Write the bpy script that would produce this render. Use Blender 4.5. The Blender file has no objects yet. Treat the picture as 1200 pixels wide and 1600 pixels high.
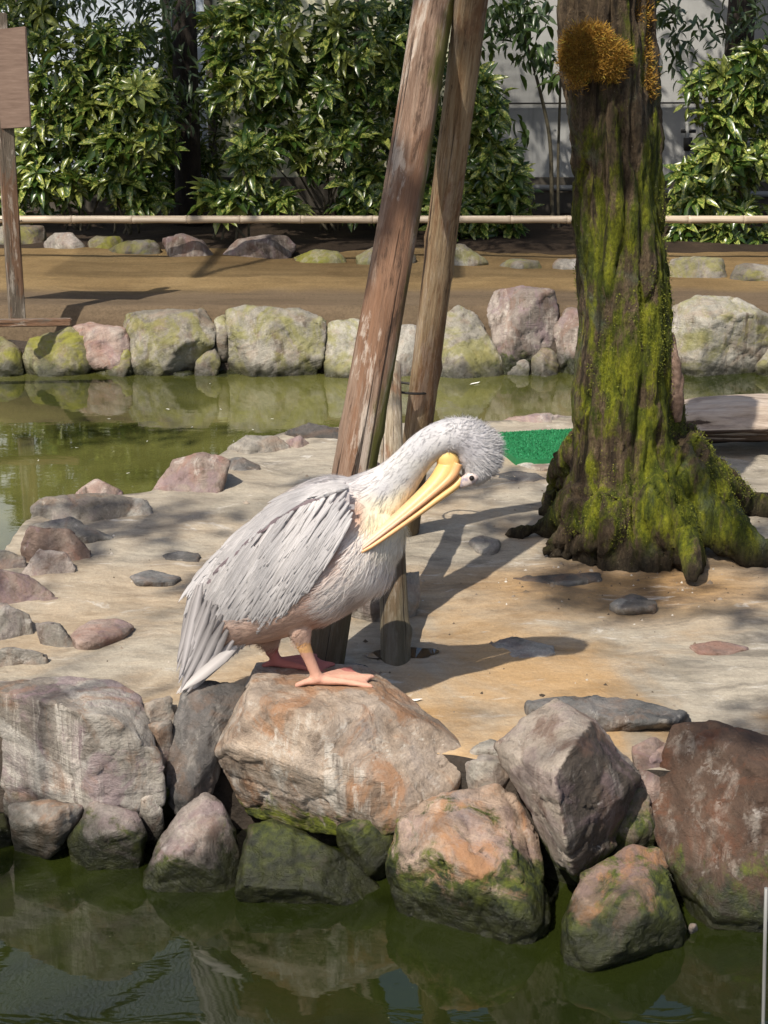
import bpy, bmesh, math, random
import numpy as np
from mathutils import Vector, Matrix, noise as mnoise
R = math.radians
random.seed(7); rng = np.random.default_rng(7)
sc = bpy.context.scene
# ------------------------------------------------------------------ camera
H, PITCH, F = 2.4, R(17.5), 2500.0          # metres above the water, downward pitch, focal length in photo pixels
cp, sp = math.cos(PITCH), math.sin(PITCH)
cam = bpy.data.cameras.new('camera'); cam_o = bpy.data.objects.new('camera', cam)
sc.collection.objects.link(cam_o); sc.camera = cam_o
cam_o.location = (0, 0, H); cam_o.rotation_euler = (R(90) - PITCH, 0, 0)
cam.sensor_fit = 'VERTICAL'; cam.sensor_height = 24; cam.lens = F / 1600 * 24; cam.clip_end = 600; cam.clip_start = .05
# ------------------------------------------------------------------ light
SUN_EL, SUN_AZ = R(52), R(211)               # azimuth clockwise from +Y: sun high, left of and behind the camera
sdir = Vector((math.sin(SUN_AZ) * math.cos(SUN_EL), math.cos(SUN_AZ) * math.cos(SUN_EL), math.sin(SUN_EL)))
w = bpy.data.worlds.new('World'); sc.world = w; w.use_nodes = True
nt = w.node_tree; bg = nt.nodes['Background']; sky = nt.nodes.new('ShaderNodeTexSky')
sky.sky_type = 'NISHITA'; sky.sun_disc = False; sky.sun_elevation = SUN_EL; sky.sun_rotation = SUN_AZ
sky.dust_density = 2.5; sky.air_density = 1.0
nt.links.new(sky.outputs[0], bg.inputs[0]); bg.inputs[1].default_value = 0.115
sl = bpy.data.lights.new('sun', 'SUN'); sl.energy = 4.9; sl.angle = R(0.6); sl.color = (1, .93, .82)
so = bpy.data.objects.new('sun', sl); sc.collection.objects.link(so)
so.rotation_euler = sdir.to_track_quat('Z', 'Y').to_euler(); so.location = sdir * 30
sc.view_settings.view_transform = 'Standard'; sc.view_settings.look = 'None'
sc.view_settings.exposure = 0.32; sc.view_settings.gamma = 1.0
sc.render.engine = 'CYCLES'; sc.cycles.use_denoising = True; sc.cycles.max_bounces = 7
sc.cycles.transparent_max_bounces = 12; sc.cycles.caustics_reflective = False; sc.cycles.caustics_refractive = False
# ------------------------------------------------------------------ helpers
COL = sc.collection
def ray(px, py):
    r, d = (px - 600) / F, (py - 800) / F
    return Vector((r, cp - d * sp, -sp - d * cp))
def atY(px, py, Y):
    v = ray(px, py); return Vector((0, 0, H)) + v * (Y / v.y)
def atZ(px, py, z):
    v = ray(px, py); return Vector((0, 0, H)) + v * ((z - H) / v.z)
def proj(P):                                   # N x 3 -> N x 2 photo pixels
    P = np.asarray(P); q = P - np.array([0, 0, H])
    zc = q[:, 1] * cp - q[:, 2] * sp; yc = q[:, 1] * sp + q[:, 2] * cp
    return np.stack([600 + F * q[:, 0] / zc, 800 - F * yc / zc], 1)
def tag(o, label=None, cat=None, group=None, kind=None):
    if label: o['label'] = label
    if cat: o['category'] = cat
    if group: o['group'] = group
    if kind: o['kind'] = kind
    return o
def link(name, me, mat=None, parent=None, loc=None):
    o = bpy.data.objects.new(name, me); COL.objects.link(o)
    if mat is not None and me is not None and hasattr(me, 'materials'):
        for m in (mat if isinstance(mat, (list, tuple)) else [mat]): me.materials.append(m)
    if parent: o.parent = parent
    if loc is not None: o.location = loc
    return o
def empty(name, loc=(0, 0, 0)):
    o = bpy.data.objects.new(name, None); COL.objects.link(o); o.location = loc; o.empty_display_size = .1; return o
def mesh_np(name, V, Q, smooth=True, col=None):
    V = np.asarray(V, dtype=np.float32); Q = np.asarray(Q, dtype=np.int32); k = Q.shape[1]
    me = bpy.data.meshes.new(name); me.vertices.add(len(V)); me.vertices.foreach_set('co', V.ravel())
    me.loops.add(Q.size); me.loops.foreach_set('vertex_index', Q.ravel())
    me.polygons.add(len(Q)); me.polygons.foreach_set('loop_start', np.arange(0, Q.size, k, dtype=np.int32))
    me.polygons.foreach_set('loop_total', np.full(len(Q), k, dtype=np.int32))
    me.update(calc_edges=True)
    if smooth: me.polygons.foreach_set('use_smooth', np.ones(len(Q), dtype=bool))
    if col is not None:
        a = me.color_attributes.new('Col', 'FLOAT_COLOR', 'POINT')
        c = np.ones((len(V), 4), dtype=np.float32); c[:, :3] = col; a.data.foreach_set('color', c.ravel())
    me.validate(); return me
def bm_mesh(name, bm, smooth=False):
    bmesh.ops.recalc_face_normals(bm, faces=bm.faces)
    me = bpy.data.meshes.new(name); bm.to_mesh(me); bm.free()
    if smooth:
        for p in me.polygons: p.use_smooth = True
    return me
def verts_of(me):
    a = np.empty(len(me.vertices) * 3, dtype=np.float32); me.vertices.foreach_get('co', a); return a.reshape(-1, 3)
def normals_of(me):
    a = np.empty(len(me.vertices) * 3, dtype=np.float32); me.vertices.foreach_get('normal', a); return a.reshape(-1, 3)
def set_verts(me, V):
    me.vertices.foreach_set('co', np.asarray(V, dtype=np.float32).ravel()); me.update()
def remesh(me, voxel, smooth_it=0):
    o = bpy.data.objects.new('tmp', me); COL.objects.link(o)
    m = o.modifiers.new('r', 'REMESH'); m.mode = 'VOXEL'; m.voxel_size = voxel; m.use_smooth_shade = True
    if smooth_it:
        s = o.modifiers.new('s', 'SMOOTH'); s.factor = .5; s.iterations = smooth_it
    dg = bpy.context.evaluated_depsgraph_get(); out = bpy.data.meshes.new_from_object(o.evaluated_get(dg))
    bpy.data.objects.remove(o); bpy.data.meshes.remove(me)
    return out
def tube(bm, pts, rad, n=10, cap=True, dep=None):
    """loft of rings along pts (Vectors); rad scalar list; dep: second (world Y) half axis for flattened sections"""
    rings = []
    for i, p in enumerate(pts):
        a = pts[max(i - 1, 0)]; b = pts[min(i + 1, len(pts) - 1)]; t = (b - a).normalized()
        ref = Vector((0, 1, 0)) if abs(t.y) < .9 else Vector((1, 0, 0))
        s = t.cross(ref).normalized(); u = s.cross(t).normalized()
        d = dep[i] if dep else rad[i]
        rings.append([bm.verts.new(p + s * (math.cos(k * 2 * math.pi / n) * rad[i]) + u * (math.sin(k * 2 * math.pi / n) * d)) for k in range(n)])
    for A, B in zip(rings, rings[1:]):
        for k in range(n): bm.faces.new((A[k], A[(k + 1) % n], B[(k + 1) % n], B[k]))
    if cap: bm.faces.new(rings[0][::-1]); bm.faces.new(rings[-1])
def box(bm, x0, x1, y0, y1, z0, z1):
    vs = [bm.verts.new((x, y, z)) for x in (x0, x1) for y in (y0, y1) for z in (z0, z1)]
    for f in ((0, 1, 3, 2), (4, 6, 7, 5), (0, 4, 5, 1), (2, 3, 7, 6), (0, 2, 6, 4), (1, 5, 7, 3)): bm.faces.new([vs[i] for i in f])
def localise(me, origin):
    V = verts_of(me); set_verts(me, V - np.array(origin, dtype=np.float32))
def smooth_poly(pts, n):
    """Catmull-Rom resample of a list of tuples"""
    P = np.array(pts, dtype=float); out = []
    for i in range(len(P) - 1):
        p0 = P[max(i - 1, 0)]; p1 = P[i]; p2 = P[i + 1]; p3 = P[min(i + 2, len(P) - 1)]
        for t in np.linspace(0, 1, n, endpoint=False):
            out.append(.5 * (2 * p1 + (p2 - p0) * t + (2 * p0 - 5 * p1 + 4 * p2 - p3) * t * t + (3 * p1 - p0 - 3 * p2 + p3) * t ** 3))
    out.append(P[-1]); return np.array(out)
# ------------------------------------------------------------------ node materials
class NB:
    def __init__(self, name):
        self.m = bpy.data.materials.new(name); self.m.use_nodes = True; self.t = self.m.node_tree
        self.b = self.t.nodes['Principled BSDF']; self.out = self.t.nodes['Material Output']
    def n(self, typ, **kw):
        x = self.t.nodes.new(typ)
        for k, v in kw.items(): setattr(x, k, v)
        return x
    def lk(self, a, b): self.t.links.new(a, b)
    def put(self, sock, v):
        if isinstance(v, bpy.types.NodeSocket): self.lk(v, sock)
        elif v is not None:
            if isinstance(v, (tuple, list)) and len(v) == 3 and sock.type == 'RGBA': v = (*v, 1)
            sock.default_value = v
    def coords(self, scale=(1, 1, 1), kind='Object', jitter=True, rot=(0, 0, 0)):
        tc = self.n('ShaderNodeTexCoord'); mp = self.n('ShaderNodeMapping'); mp.inputs['Scale'].default_value = scale
        mp.inputs['Rotation'].default_value = rot
        src = tc.outputs[kind]
        if jitter:
            oi = self.n('ShaderNodeObjectInfo'); va = self.n('ShaderNodeVectorMath', operation='ADD')
            mu = self.n('ShaderNodeMath', operation='MULTIPLY'); mu.inputs[1].default_value = 37.0
            self.lk(oi.outputs['Random'], mu.inputs[0]); self.lk(src, va.inputs[0]); self.lk(mu.outputs[0], va.inputs[1]); src = va.outputs[0]
        self.lk(src, mp.inputs['Vector']); return mp.outputs[0]
    def noise(self, vec, scale, detail=6, rough=.6, dist=0.0, out='Fac'):
        x = self.n('ShaderNodeTexNoise'); self.lk(vec, x.inputs['Vector']); x.inputs['Scale'].default_value = scale
        x.inputs['Detail'].default_value = detail; x.inputs['Roughness'].default_value = rough; x.inputs['Distortion'].default_value = dist
        return x.outputs[out]
    def voro(self, vec, scale, feature='F1', out='Distance'):
        x = self.n('ShaderNodeTexVoronoi', feature=feature); self.lk(vec, x.inputs['Vector']); x.inputs['Scale'].default_value = scale
        return x.outputs[out]
    def ramp(self, fac, stops, interp='LINEAR'):
        x = self.n('ShaderNodeValToRGB'); x.color_ramp.interpolation = interp; e = x.color_ramp.elements
        while len(e) < len(stops): e.new(.5)
        for el, (p, c) in zip(e, stops):
            el.position = p; el.color = (c, c, c, 1) if isinstance(c, (int, float)) else (*c, 1)
        self.lk(fac, x.inputs[0]); return x.outputs[0]
    def mix(self, f, a, b, mode='MIX'):
        x = self.n('ShaderNodeMix', data_type='RGBA', blend_type=mode)
        self.put(x.inputs[0], f); self.put(x.inputs[6], a); self.put(x.inputs[7], b); return x.outputs[2]
    def math(self, op, a, b=None, clamp=False):
        x = self.n('ShaderNodeMath', operation=op); x.use_clamp = clamp
        self.put(x.inputs[0], a); self.put(x.inputs[1], b); return x.outputs[0]
    def maprange(self, v, a, b, c=0., d=1., interp='SMOOTHSTEP'):
        x = self.n('ShaderNodeMapRange', interpolation_type=interp)
        self.put(x.inputs[0], v)
        for i, q in enumerate((a, b, c, d)): x.inputs[i + 1].default_value = q
        return x.outputs[0]
    def sep(self, v):
        x = self.n('ShaderNodeSeparateXYZ'); self.lk(v, x.inputs[0]); return x.outputs
    def geo(self, k): return self.n('ShaderNodeNewGeometry').outputs[k]
    def bump(self, h, strength=.5, dist=.01, prev=None):
        x = self.n('ShaderNodeBump'); x.inputs['Strength'].default_value = strength; x.inputs['Distance'].default_value = dist
        self.lk(h, x.inputs['Height'])
        if prev is not None: self.lk(prev, x.inputs['Normal'])
        return x.outputs[0]
    def fin(self, col=None, rough=None, normal=None, spec=None, **kw):
        b = self.b
        if col is not None: self.put(b.inputs['Base Color'], col)
        if rough is not None: self.put(b.inputs['Roughness'], rough)
        if normal is not None: self.lk(normal, b.inputs['Normal'])
        if spec is not None: b.inputs['Specular IOR Level'].default_value = spec
        for k, v in kw.items(): self.put(b.inputs[k], v)
        return self.m
def rock_mat(name, cols, rust=.3, rustc=(.27, .13, .055), moss=.0, moss_z=.2, mossc=(.07, .085, .012), streak=.3, wet=True, wetz=.12, lichen=.0, grain=1.0, purple=.0, fr=(.5, 1.12)):
    k = NB(name); v = k.coords(); n1 = k.noise(v, 3.6, 9, .66, .8); wv = k.coords(kind='Object', jitter=False)
    pos = k.geo('Position')
    c = k.ramp(n1, [(.28, cols[0]), (.42, cols[1]), (.55, cols[2]), (.7, cols[-1])])
    st = k.noise(k.coords((2.2, 2.2, 17), rot=(.3, .2, 0)), 1.3, 8, .65, .9); c = k.mix(.55, c, k.ramp(st, [(.3, .42), (.45, .8), (.6, 1.), (.75, .7)]), 'MULTIPLY')
    n2 = k.noise(v, 24, 9, .72, .3); c = k.mix(.6, c, k.ramp(n2, [(.28, .22), (.48, .75), (.7, 1.)]), 'MULTIPLY')
    fine = k.noise(v, 120, 5, .75); c = k.mix(.4, c, k.ramp(fine, [(.32, .35), (.62, 1.)]), 'MULTIPLY')
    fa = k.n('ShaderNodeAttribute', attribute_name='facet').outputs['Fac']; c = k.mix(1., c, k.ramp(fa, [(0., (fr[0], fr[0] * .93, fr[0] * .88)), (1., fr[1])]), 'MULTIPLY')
    nz = k.sep(k.geo('True Normal'))[2]; z = k.sep(pos)[2]
    if purple: c = k.mix(k.math('MULTIPLY', k.maprange(k.noise(v, 5.1, 8, .68, 1.), .5, .6), purple), c, (.22, .15, .165))
    nr = k.noise(v, 4.3, 8, .68, 1.4); c = k.mix(k.math('MULTIPLY', k.maprange(nr, .48, .64), rust), c, rustc)
    wh = k.noise(v, 8, 8, .7, 1.2); c = k.mix(k.math('MULTIPLY', k.maprange(wh, .6, .7), .35), c, (.62, .58, .53))
    def drip(sc, off, lo, hi, amt, colr):
        nonlocal c
        mp = k.n('ShaderNodeMapping'); mp.inputs['Scale'].default_value = (sc, sc, 1.3); mp.inputs['Location'].default_value = (off, 0, 0); k.lk(pos, mp.inputs['Vector'])
        nn = k.noise(mp.outputs[0], 1.0, 7, .68, .4); c = k.mix(k.math('MULTIPLY', k.math('MULTIPLY', k.maprange(nn, lo, hi), k.maprange(nz, .8, .35)), amt), c, colr)
    drip(19, 0, .5, .66, streak, (.60, .55, .48)); drip(15, 7.7, .52, .68, .7, (.075, .05, .034))
    if lichen: c = k.mix(k.math('MULTIPLY', k.maprange(k.noise(v, 4, 8, .7, .8), .45, .6), lichen), c, k.mix(n2, (.08, .085, .012), (.3, .28, .05)))
    if moss:
        nm = k.noise(v, 6, 8, .7, .7); zz = k.math('ADD', z, k.math('MULTIPLY', k.math('SUBTRACT', nm, .5), .75))
        mf = k.math('MULTIPLY', k.maprange(zz, moss_z, moss_z - .09), moss)
        mc = k.mix(k.maprange(n2, .35, .65), (mossc[0] * .25, mossc[1] * .3, mossc[2]), (mossc[0] * 1.5, mossc[1] * 1.45, mossc[2] * 1.3)); c = k.mix(mf, c, mc)
    ro = .78
    if wet:
        zw = k.math('ADD', z, k.math('MULTIPLY', k.math('SUBTRACT', k.noise(v, 5, 6, .65), .5), .28))
        wf = k.maprange(zw, wetz + .07, wetz - .05); c = k.mix(k.math('MULTIPLY', wf, .85), c, (.014, .014, .008)); ro = k.maprange(wf, 0, 1, .8, .3)
    hb = k.math('ADD', k.math('MULTIPLY', n2, 1.0), k.math('MULTIPLY', fine, .4)); nb = k.bump(hb, .8 * grain, .010)
    nb = k.bump(k.math('ADD', k.noise(v, 9, 9, .68, .6), k.math('MULTIPLY', st, .6)), .8, .022, nb)
    return k.fin(c, ro, nb, .35)
G_, B_, P_, W_ = (.22, .21, .19), (.33, .29, .24), (.24, .19, .20), (.45, .42, .38)
RM = {
 'hero': rock_mat('rock_pale_brown', [(.17, .12, .09), (.46, .36, .27), (.56, .46, .37), (.34, .30, .28)], rust=.75, rustc=(.30, .15, .07), moss=.95, moss_z=.15, mossc=(.14, .17, .012), streak=.75, wetz=-.1),
 'pale': rock_mat('rock_pale_grey', [(.2, .18, .16), (.46, .42, .36), (.56, .52, .46), (.3, .25, .24)], rust=.5, moss=.5, moss_z=.03, streak=.7, purple=.6),
 'purple': rock_mat('rock_purple_grey', [(.14, .115, .105), (.36, .30, .26), (.44, .38, .33), (.26, .21, .20)], rust=.55, rustc=(.17, .09, .06), moss=1., moss_z=.13, streak=.3, purple=.5),
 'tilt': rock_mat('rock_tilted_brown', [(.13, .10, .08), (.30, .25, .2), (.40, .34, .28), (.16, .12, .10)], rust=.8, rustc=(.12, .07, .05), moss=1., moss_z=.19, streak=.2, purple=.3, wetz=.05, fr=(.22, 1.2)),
 'mossy': rock_mat('rock_mossy', [(.15, .12, .09), (.40, .29, .21), (.50, .37, .28), (.32, .26, .23)], rust=.7, rustc=(.34, .16, .06), moss=1., moss_z=.24, streak=.3, purple=.3),
 'darkm': rock_mat('rock_dark_mossy', [(.07, .06, .045), (.17, .14, .10), (.26, .21, .15), (.12, .10, .08)], rust=.4, moss=1., moss_z=.26, streak=.15, wetz=.15),
 'brown': rock_mat('rock_dark_brown', [(.06, .04, .03), (.11, .068, .046), (.15, .095, .066), (.30, .25, .2)], rust=.8, rustc=(.12, .05, .026), moss=1., moss_z=.17, streak=.25, wetz=.10),
 'slate': rock_mat('rock_slate', [(.07, .07, .07), (.15, .15, .145), (.22, .21, .2), (.34, .32, .3)], rust=.2, streak=.3, wetz=-.1),
 'red': rock_mat('rock_reddish', [(.2, .13, .11), (.38, .27, .22), (.44, .34, .29), (.5, .45, .39)], rust=.5, rustc=(.26, .13, .09), streak=.15, wetz=-.02, purple=.5),
 'grey': rock_mat('rock_grey', [(.16, .15, .135), (.34, .32, .28), (.46, .43, .37), (.25, .22, .21)], rust=.3, streak=.3, wetz=-.02, purple=.2),
 'wallg': rock_mat('rock_bank_grey', [(.2, .19, .16), (.38, .36, .30), (.48, .45, .38), (.3, .27, .25)], rust=.2, lichen=.6, moss=.7, moss_z=.02, streak=.25, wetz=.06),
 'walll': rock_mat('rock_bank_lichen', [(.16, .15, .09), (.28, .27, .13), (.38, .35, .22), (.26, .24, .18)], rust=.2, lichen=1., moss=.8, moss_z=.06, streak=.2, wetz=.07),
 'bord': rock_mat('rock_border', [(.1, .09, .08), (.22, .21, .17), (.28, .25, .21), (.36, .33, .29)], rust=.2, lichen=.6, streak=.05, wet=False),
}
# ------------------------------------------------------------------ rocks
def noise_disp(V, N, amp_lo, amp_hi, seed):
    out = np.empty(len(V)); off = Vector((seed * 3.17, seed * 1.31, seed * 7.7))
    for i, p in enumerate(V):
        q = Vector(p.tolist()) + off
        a = mnoise.fractal(q * 3.0, 1.0, 2.0, 3); b = mnoise.fractal(q * 18, .8, 2.1, 4)
        qa = q * 6.5 + Vector((a, b, a)) * .25; d, pt = mnoise.voronoi(qa); c = mnoise.cell_vector(pt[0] * 17.3)
        qb = q * 17.0 + Vector((b, a, b)) * .3; d2, pt2 = mnoise.voronoi(qb); c2 = mnoise.cell_vector(pt2[0] * 11.7)
        fa = (c - Vector((.5, .5, .5))).dot(qa - pt[0]); fb = (c2 - Vector((.5, .5, .5))).dot(qb - pt2[0])
        e = min(1., (d[1] - d[0]) / .10)
        out[i] = amp_lo * (.12 * a + 1.1 * fa + .4 * (e - 1)) + amp_hi * (.5 * b + 1.1 * fb)
    return V + N * out[:, None]
ROCKN = [0]
def hull_rock(pts, voxel=.014, cuts=5, amp=1.0, keep=(), face=None):
    ROCKN[0] += 1; rr = random.Random(ROCKN[0] * 13 + 5)
    bm = bmesh.new()
    for p in list(pts) + list(keep): bm.verts.new(p)
    def hull():
        r = bmesh.ops.convex_hull(bm, input=bm.verts)
        bmesh.ops.delete(bm, geom=[g for g in set(r['geom_interior'] + r['geom_unused']) if isinstance(g, bmesh.types.BMVert)], context='VERTS')
    hull()
    P = [v.co.copy() for v in bm.verts]; c = sum(P, Vector()) / len(P); size = max((p - c).length for p in P)
    for j in range(cuts):                       # split flat facets off the front and shoulders
        d = Vector((rr.uniform(-1, 1), rr.uniform(-1.3, -.5), rr.uniform(-.5, .9))).normalized()
        ext = max((v.co - c).dot(d) for v in bm.verts)
        off = ext - size * rr.uniform(.07, .2)
        if any((Vector(p) - c).dot(d) > off - .01 for p in keep): continue
        bmesh.ops.bisect_plane(bm, geom=bm.verts[:] + bm.edges[:] + bm.faces[:], plane_co=c + d * off, plane_no=d, clear_outer=True)
        hull()
    bmesh.ops.triangulate(bm, faces=bm.faces); bmesh.ops.recalc_face_normals(bm, faces=bm.faces); FN, FD, FT = [], [], []
    for fc in sorted(bm.faces, key=lambda q: -q.calc_area()):       # each fracture face gets a tint of its own
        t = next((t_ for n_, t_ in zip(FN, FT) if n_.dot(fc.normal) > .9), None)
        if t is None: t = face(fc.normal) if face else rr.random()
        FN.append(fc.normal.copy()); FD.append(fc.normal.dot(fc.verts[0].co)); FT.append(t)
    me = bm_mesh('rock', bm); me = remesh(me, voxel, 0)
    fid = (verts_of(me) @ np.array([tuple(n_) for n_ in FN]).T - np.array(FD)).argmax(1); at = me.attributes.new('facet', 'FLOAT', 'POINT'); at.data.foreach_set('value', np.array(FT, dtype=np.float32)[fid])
    V = verts_of(me); V = noise_disp(V, normals_of(me), .011 * amp * min(1.6, size / .25), .0055 * amp, ROCKN[0]); set_verts(me, V)
    return me
def place_rock(name, me, mat, label, cat='rock', group=None):
    V = verts_of(me); o = Vector((float(V[:, 0].mean()), float(V[:, 1].mean()), float(V[:, 2].min())))
    import mathutils; rr = random.Random(len(V)); E = mathutils.Euler((rr.uniform(-.6, .6), rr.uniform(-.6, .6), rr.uniform(-3, 3))); M3 = np.array(E.to_matrix())
    set_verts(me, (V - np.array(o)) @ M3); ob = link(name, me, RM[mat], loc=o); ob.rotation_euler = E; tag(ob, label, cat, group); return ob
def boulder(outline, zb, depth, mat, label, lean=None, front=(), drop=.12, group=None, voxel=.0105, cuts=6, name='boulder', bulge=.3, Y0=None, amp=1.0, keep=(), face=None):
    """outline: photo pixels of the silhouette; its lowest point touches height zb; front: (px, py, metres towards the viewer)"""
    ys = [p[1] for p in outline]; y1, y0 = max(ys), min(ys); cx = sum(p[0] for p in outline) / len(outline); cy = sum(ys) / len(ys)
    Yb = Y0 if Y0 else atZ(cx, y1, zb).y
    lean = depth * .55 if lean is None else lean
    pts = []
    for (x, y) in outline:
        v = (y1 - y) / max(1, y1 - y0); Y = Yb + lean * v; p = atY(x, y, Y); pts.append(p)
        q = atY(cx + (x - cx) * .86, cy + (y - cy) * .86, Y + depth); q.z = min(q.z, p.z - .02); pts.append(q)
        if v < .3:
            pts.append(p + Vector((0, .02, -drop))); pts.append(q + Vector((0, 0, -drop)))
    if front:
        for (x, y, d) in front:
            v = (y1 - y) / max(1, y1 - y0); pts.append(atY(x, y, Yb + lean * v - d))
    else:
        for (x, y) in outline[::2]:
            x2, y2 = cx + (x - cx) * .62, cy + (y - cy) * .62; v = (y1 - y2) / max(1, y1 - y0); pts.append(atY(x2, y2, Yb + lean * v - depth * bulge))
    return place_rock(name, hull_rock(pts, voxel, cuts, amp, keep, face), mat, label, 'rock', group)
def slab(outline, z0, h, mat, label, group=None, name='flat_stone', voxel=.011, cuts=2, amp=.8):
    pts = []; cx = sum(p[0] for p in outline) / len(outline); cy = sum(p[1] for p in outline) / len(outline)
    for i, (x, y) in enumerate(outline):
        hh = h * (.65 + .35 * ((i * 7) % 5) / 4)
        p = atZ(cx + (x - cx) * .93, cy + (y - cy) * .9, z0 + hh); pts.append(p)
        q = atZ(x, y, z0 + .004); q.z = z0 - .04; pts.append(q)
    return place_rock(name, hull_rock(pts, voxel, cuts, amp), mat, label, 'stone', group)
ZI = .33                                        # island level above the water
ZP = .42                                        # path level

# ------------------------------------------------------------------ setting: ground, water, island, path, bed
def sheet_mat_ground():
    k = NB('bare_soil'); v = k.coords(jitter=False); n = k.noise(v, 2, 8, .65)
    c = k.ramp(n, [(.3, (.018, .012, .008)), (.55, (.04, .027, .017)), (.75, (.08, .055, .033))])
    return k.fin(c, .95, k.bump(k.noise(v, 18, 8, .7), .8, .03), .2)
SOIL = sheet_mat_ground()
def grid_sheet(name, x0, x1, y0, y1, nx, ny, zf, mat, kind='structure'):
    X, Y = np.meshgrid(np.linspace(x0, x1, nx), np.linspace(y0, y1, ny)); Z = zf(X, Y)
    V = np.stack([X.ravel(), Y.ravel(), Z.ravel()], 1); i = np.arange(nx * ny).reshape(ny, nx)
    Q = np.stack([i[:-1, :-1].ravel(), i[:-1, 1:].ravel(), i[1:, 1:].ravel(), i[1:, :-1].ravel()], 1)
    o = link(name, mesh_np(name, V, Q), mat); tag(o, kind=kind); return o
def vnoise(X, Y, s, seed=0):
    f = np.vectorize(lambda a, b: mnoise.fractal(Vector((a * s + seed, b * s - seed, seed * .7)), 1., 2., 4)); return f(X, Y)
g = grid_sheet('ground', -300, 300, -300, 300, 2, 2, lambda X, Y: X * 0 - .6, SOIL)
g['label'] = 'bare dark soil under and around the pond'
# water
k = NB('pond_water'); v = k.coords(jitter=False)
n = k.math('ADD', k.noise(v, .7, 4, .5, .3), k.maprange(k.sep(k.geo('Position'))[1], 4.6, 6.4, -.13, .17)); c = k.ramp(n, [(.32, (.010, .014, .003)), (.48, (.018, .024, .004)), (.62, (.05, .053, .013)), (.75, (.10, .10, .028))])  # sunlit back channel paler, shaded front darker: light painted in by distance
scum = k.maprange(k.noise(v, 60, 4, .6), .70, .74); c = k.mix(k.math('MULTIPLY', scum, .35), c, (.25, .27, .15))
rip = k.noise(k.coords((1, 2.2, 1), jitter=False), 5, 3, .5, .4)
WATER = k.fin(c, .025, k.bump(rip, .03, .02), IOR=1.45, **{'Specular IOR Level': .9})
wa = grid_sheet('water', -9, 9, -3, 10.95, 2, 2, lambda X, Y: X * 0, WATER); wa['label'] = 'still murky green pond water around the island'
# island: stained, flow-marked concrete
k = NB('island_concrete'); v = k.coords(jitter=False)
wob = k.noise(v, 1.3, 4, .5, 0, 'Color'); vm = k.n('ShaderNodeVectorMath', operation='MULTIPLY_ADD'); k.lk(wob, vm.inputs[0]); vm.inputs[1].default_value = (.3, .3, .3); k.lk(v, vm.inputs[2])
mp = k.n('ShaderNodeMapping'); mp.inputs['Scale'].default_value = (.9, 2.3, 1); mp.inputs['Rotation'].default_value = (0, 0, .10); k.lk(vm.outputs[0], mp.inputs['Vector'])
s1 = k.noise(mp.outputs[0], 1.9, 10, .7, .35)
c = k.ramp(s1, [(.26, (.13, .115, .095)), (.4, (.27, .235, .185)), (.5, (.42, .37, .29)), (.6, (.33, .285, .22)), (.74, (.5, .45, .37))])
s2 = k.noise(mp.outputs[0], 7, 9, .74, .2); c = k.mix(.65, c, k.ramp(s2, [(.3, .25), (.48, .8), (.66, 1.)]), 'MULTIPLY')
n3 = k.noise(v, 1.15, 6, .6, .8); pos = k.sep(k.geo('Position'))
near = k.maprange(k.math('SUBTRACT', pos[0], pos[1]), -7.5, -3.2)   # stains stronger on the tree's side
c = k.mix(k.math('MULTIPLY', k.maprange(n3, .42, .63), k.math('ADD', k.math('MULTIPLY', near, .62), .12)), c, (.46, .26, .085))
dx = k.math('SUBTRACT', pos[0], .92); dy = k.math('SUBTRACT', pos[1], 5.62); dd = k.math('SQRT', k.math('ADD', k.math('MULTIPLY', dx, dx), k.math('MULTIPLY', k.math('MULTIPLY', dy, dy), 4.)))
tf = k.maprange(k.math('ADD', dd, k.math('MULTIPLY', n3, .5)), 1.15, .5); c = k.mix(k.math('MULTIPLY', tf, .7), c, k.ramp(s2, [(.35, (.12, .06, .02)), (.6, (.36, .2, .06))]))
wh = k.noise(mp.outputs[0], 4.5, 8, .7, 1.); c = k.mix(k.math('MULTIPLY', k.maprange(wh, .58, .7), .6), c, (.6, .56, .5))
fg = k.noise(v, 90, 6, .75); c = k.mix(.4, c, k.ramp(fg, [(.3, .45), (.6, 1.)]), 'MULTIPLY')
damp = k.maprange(k.noise(v, 1.9, 5, .55, .5), .52, .64)
ISL = k.fin(k.mix(k.math('MULTIPLY', damp, .3), c, (.16, .14, .11)), k.maprange(damp, 0, 1, .8, .42), k.bump(k.noise(mp.outputs[0], 16, 9, .7), .3, .010, k.bump(k.noise(v, 9, 9, .7), .55, .025)), .35)
k = NB('dark_mortar'); v = k.coords(jitter=False); c = k.ramp(k.noise(v, 6, 8, .7), [(.3, (.02, .015, .01)), (.6, (.07, .05, .035)), (.8, (.16, .11, .07))])
MORTAR = k.fin(c, .7, k.bump(k.noise(v, 12, 9, .7), 1., .05))
pz = [(-260, 900), (0, 868), (40, 812), (120, 778), (235, 770), (290, 738), (360, 700), (440, 678), (540, 664), (640, 664), (760, 658), (900, 652), (1100, 640), (1500, 632)]
back = [atZ(x, y, ZI) for x, y in pz]
fy = [(1.9, 3.98), (1.2, 3.98), (.95, 4.1), (.5, 4.12), (.2, 4.22), (-.4, 4.38), (-.9, 4.4), (-1.7, 4.42)]
poly = [(p.x, p.y) for p in back] + [(3.4, 6.8), (3.2, 4.0)] + fy + [(-2.6, 4.5), (-2.6, 5.6)]
def isl_z(x, y): return ZI + .020 * mnoise.fractal(Vector((x * 1.6, y * 2.2, 3.)), 1., 2., 4) + .007 * mnoise.fractal(Vector((x * 6, y * 14, 1.)), 1., 2., 4)
bm = bmesh.new(); vs = [bm.verts.new((x, y, ZI)) for x, y in poly]; f = bm.faces.new(vs)
bmesh.ops.triangulate(bm, faces=[f])
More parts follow.
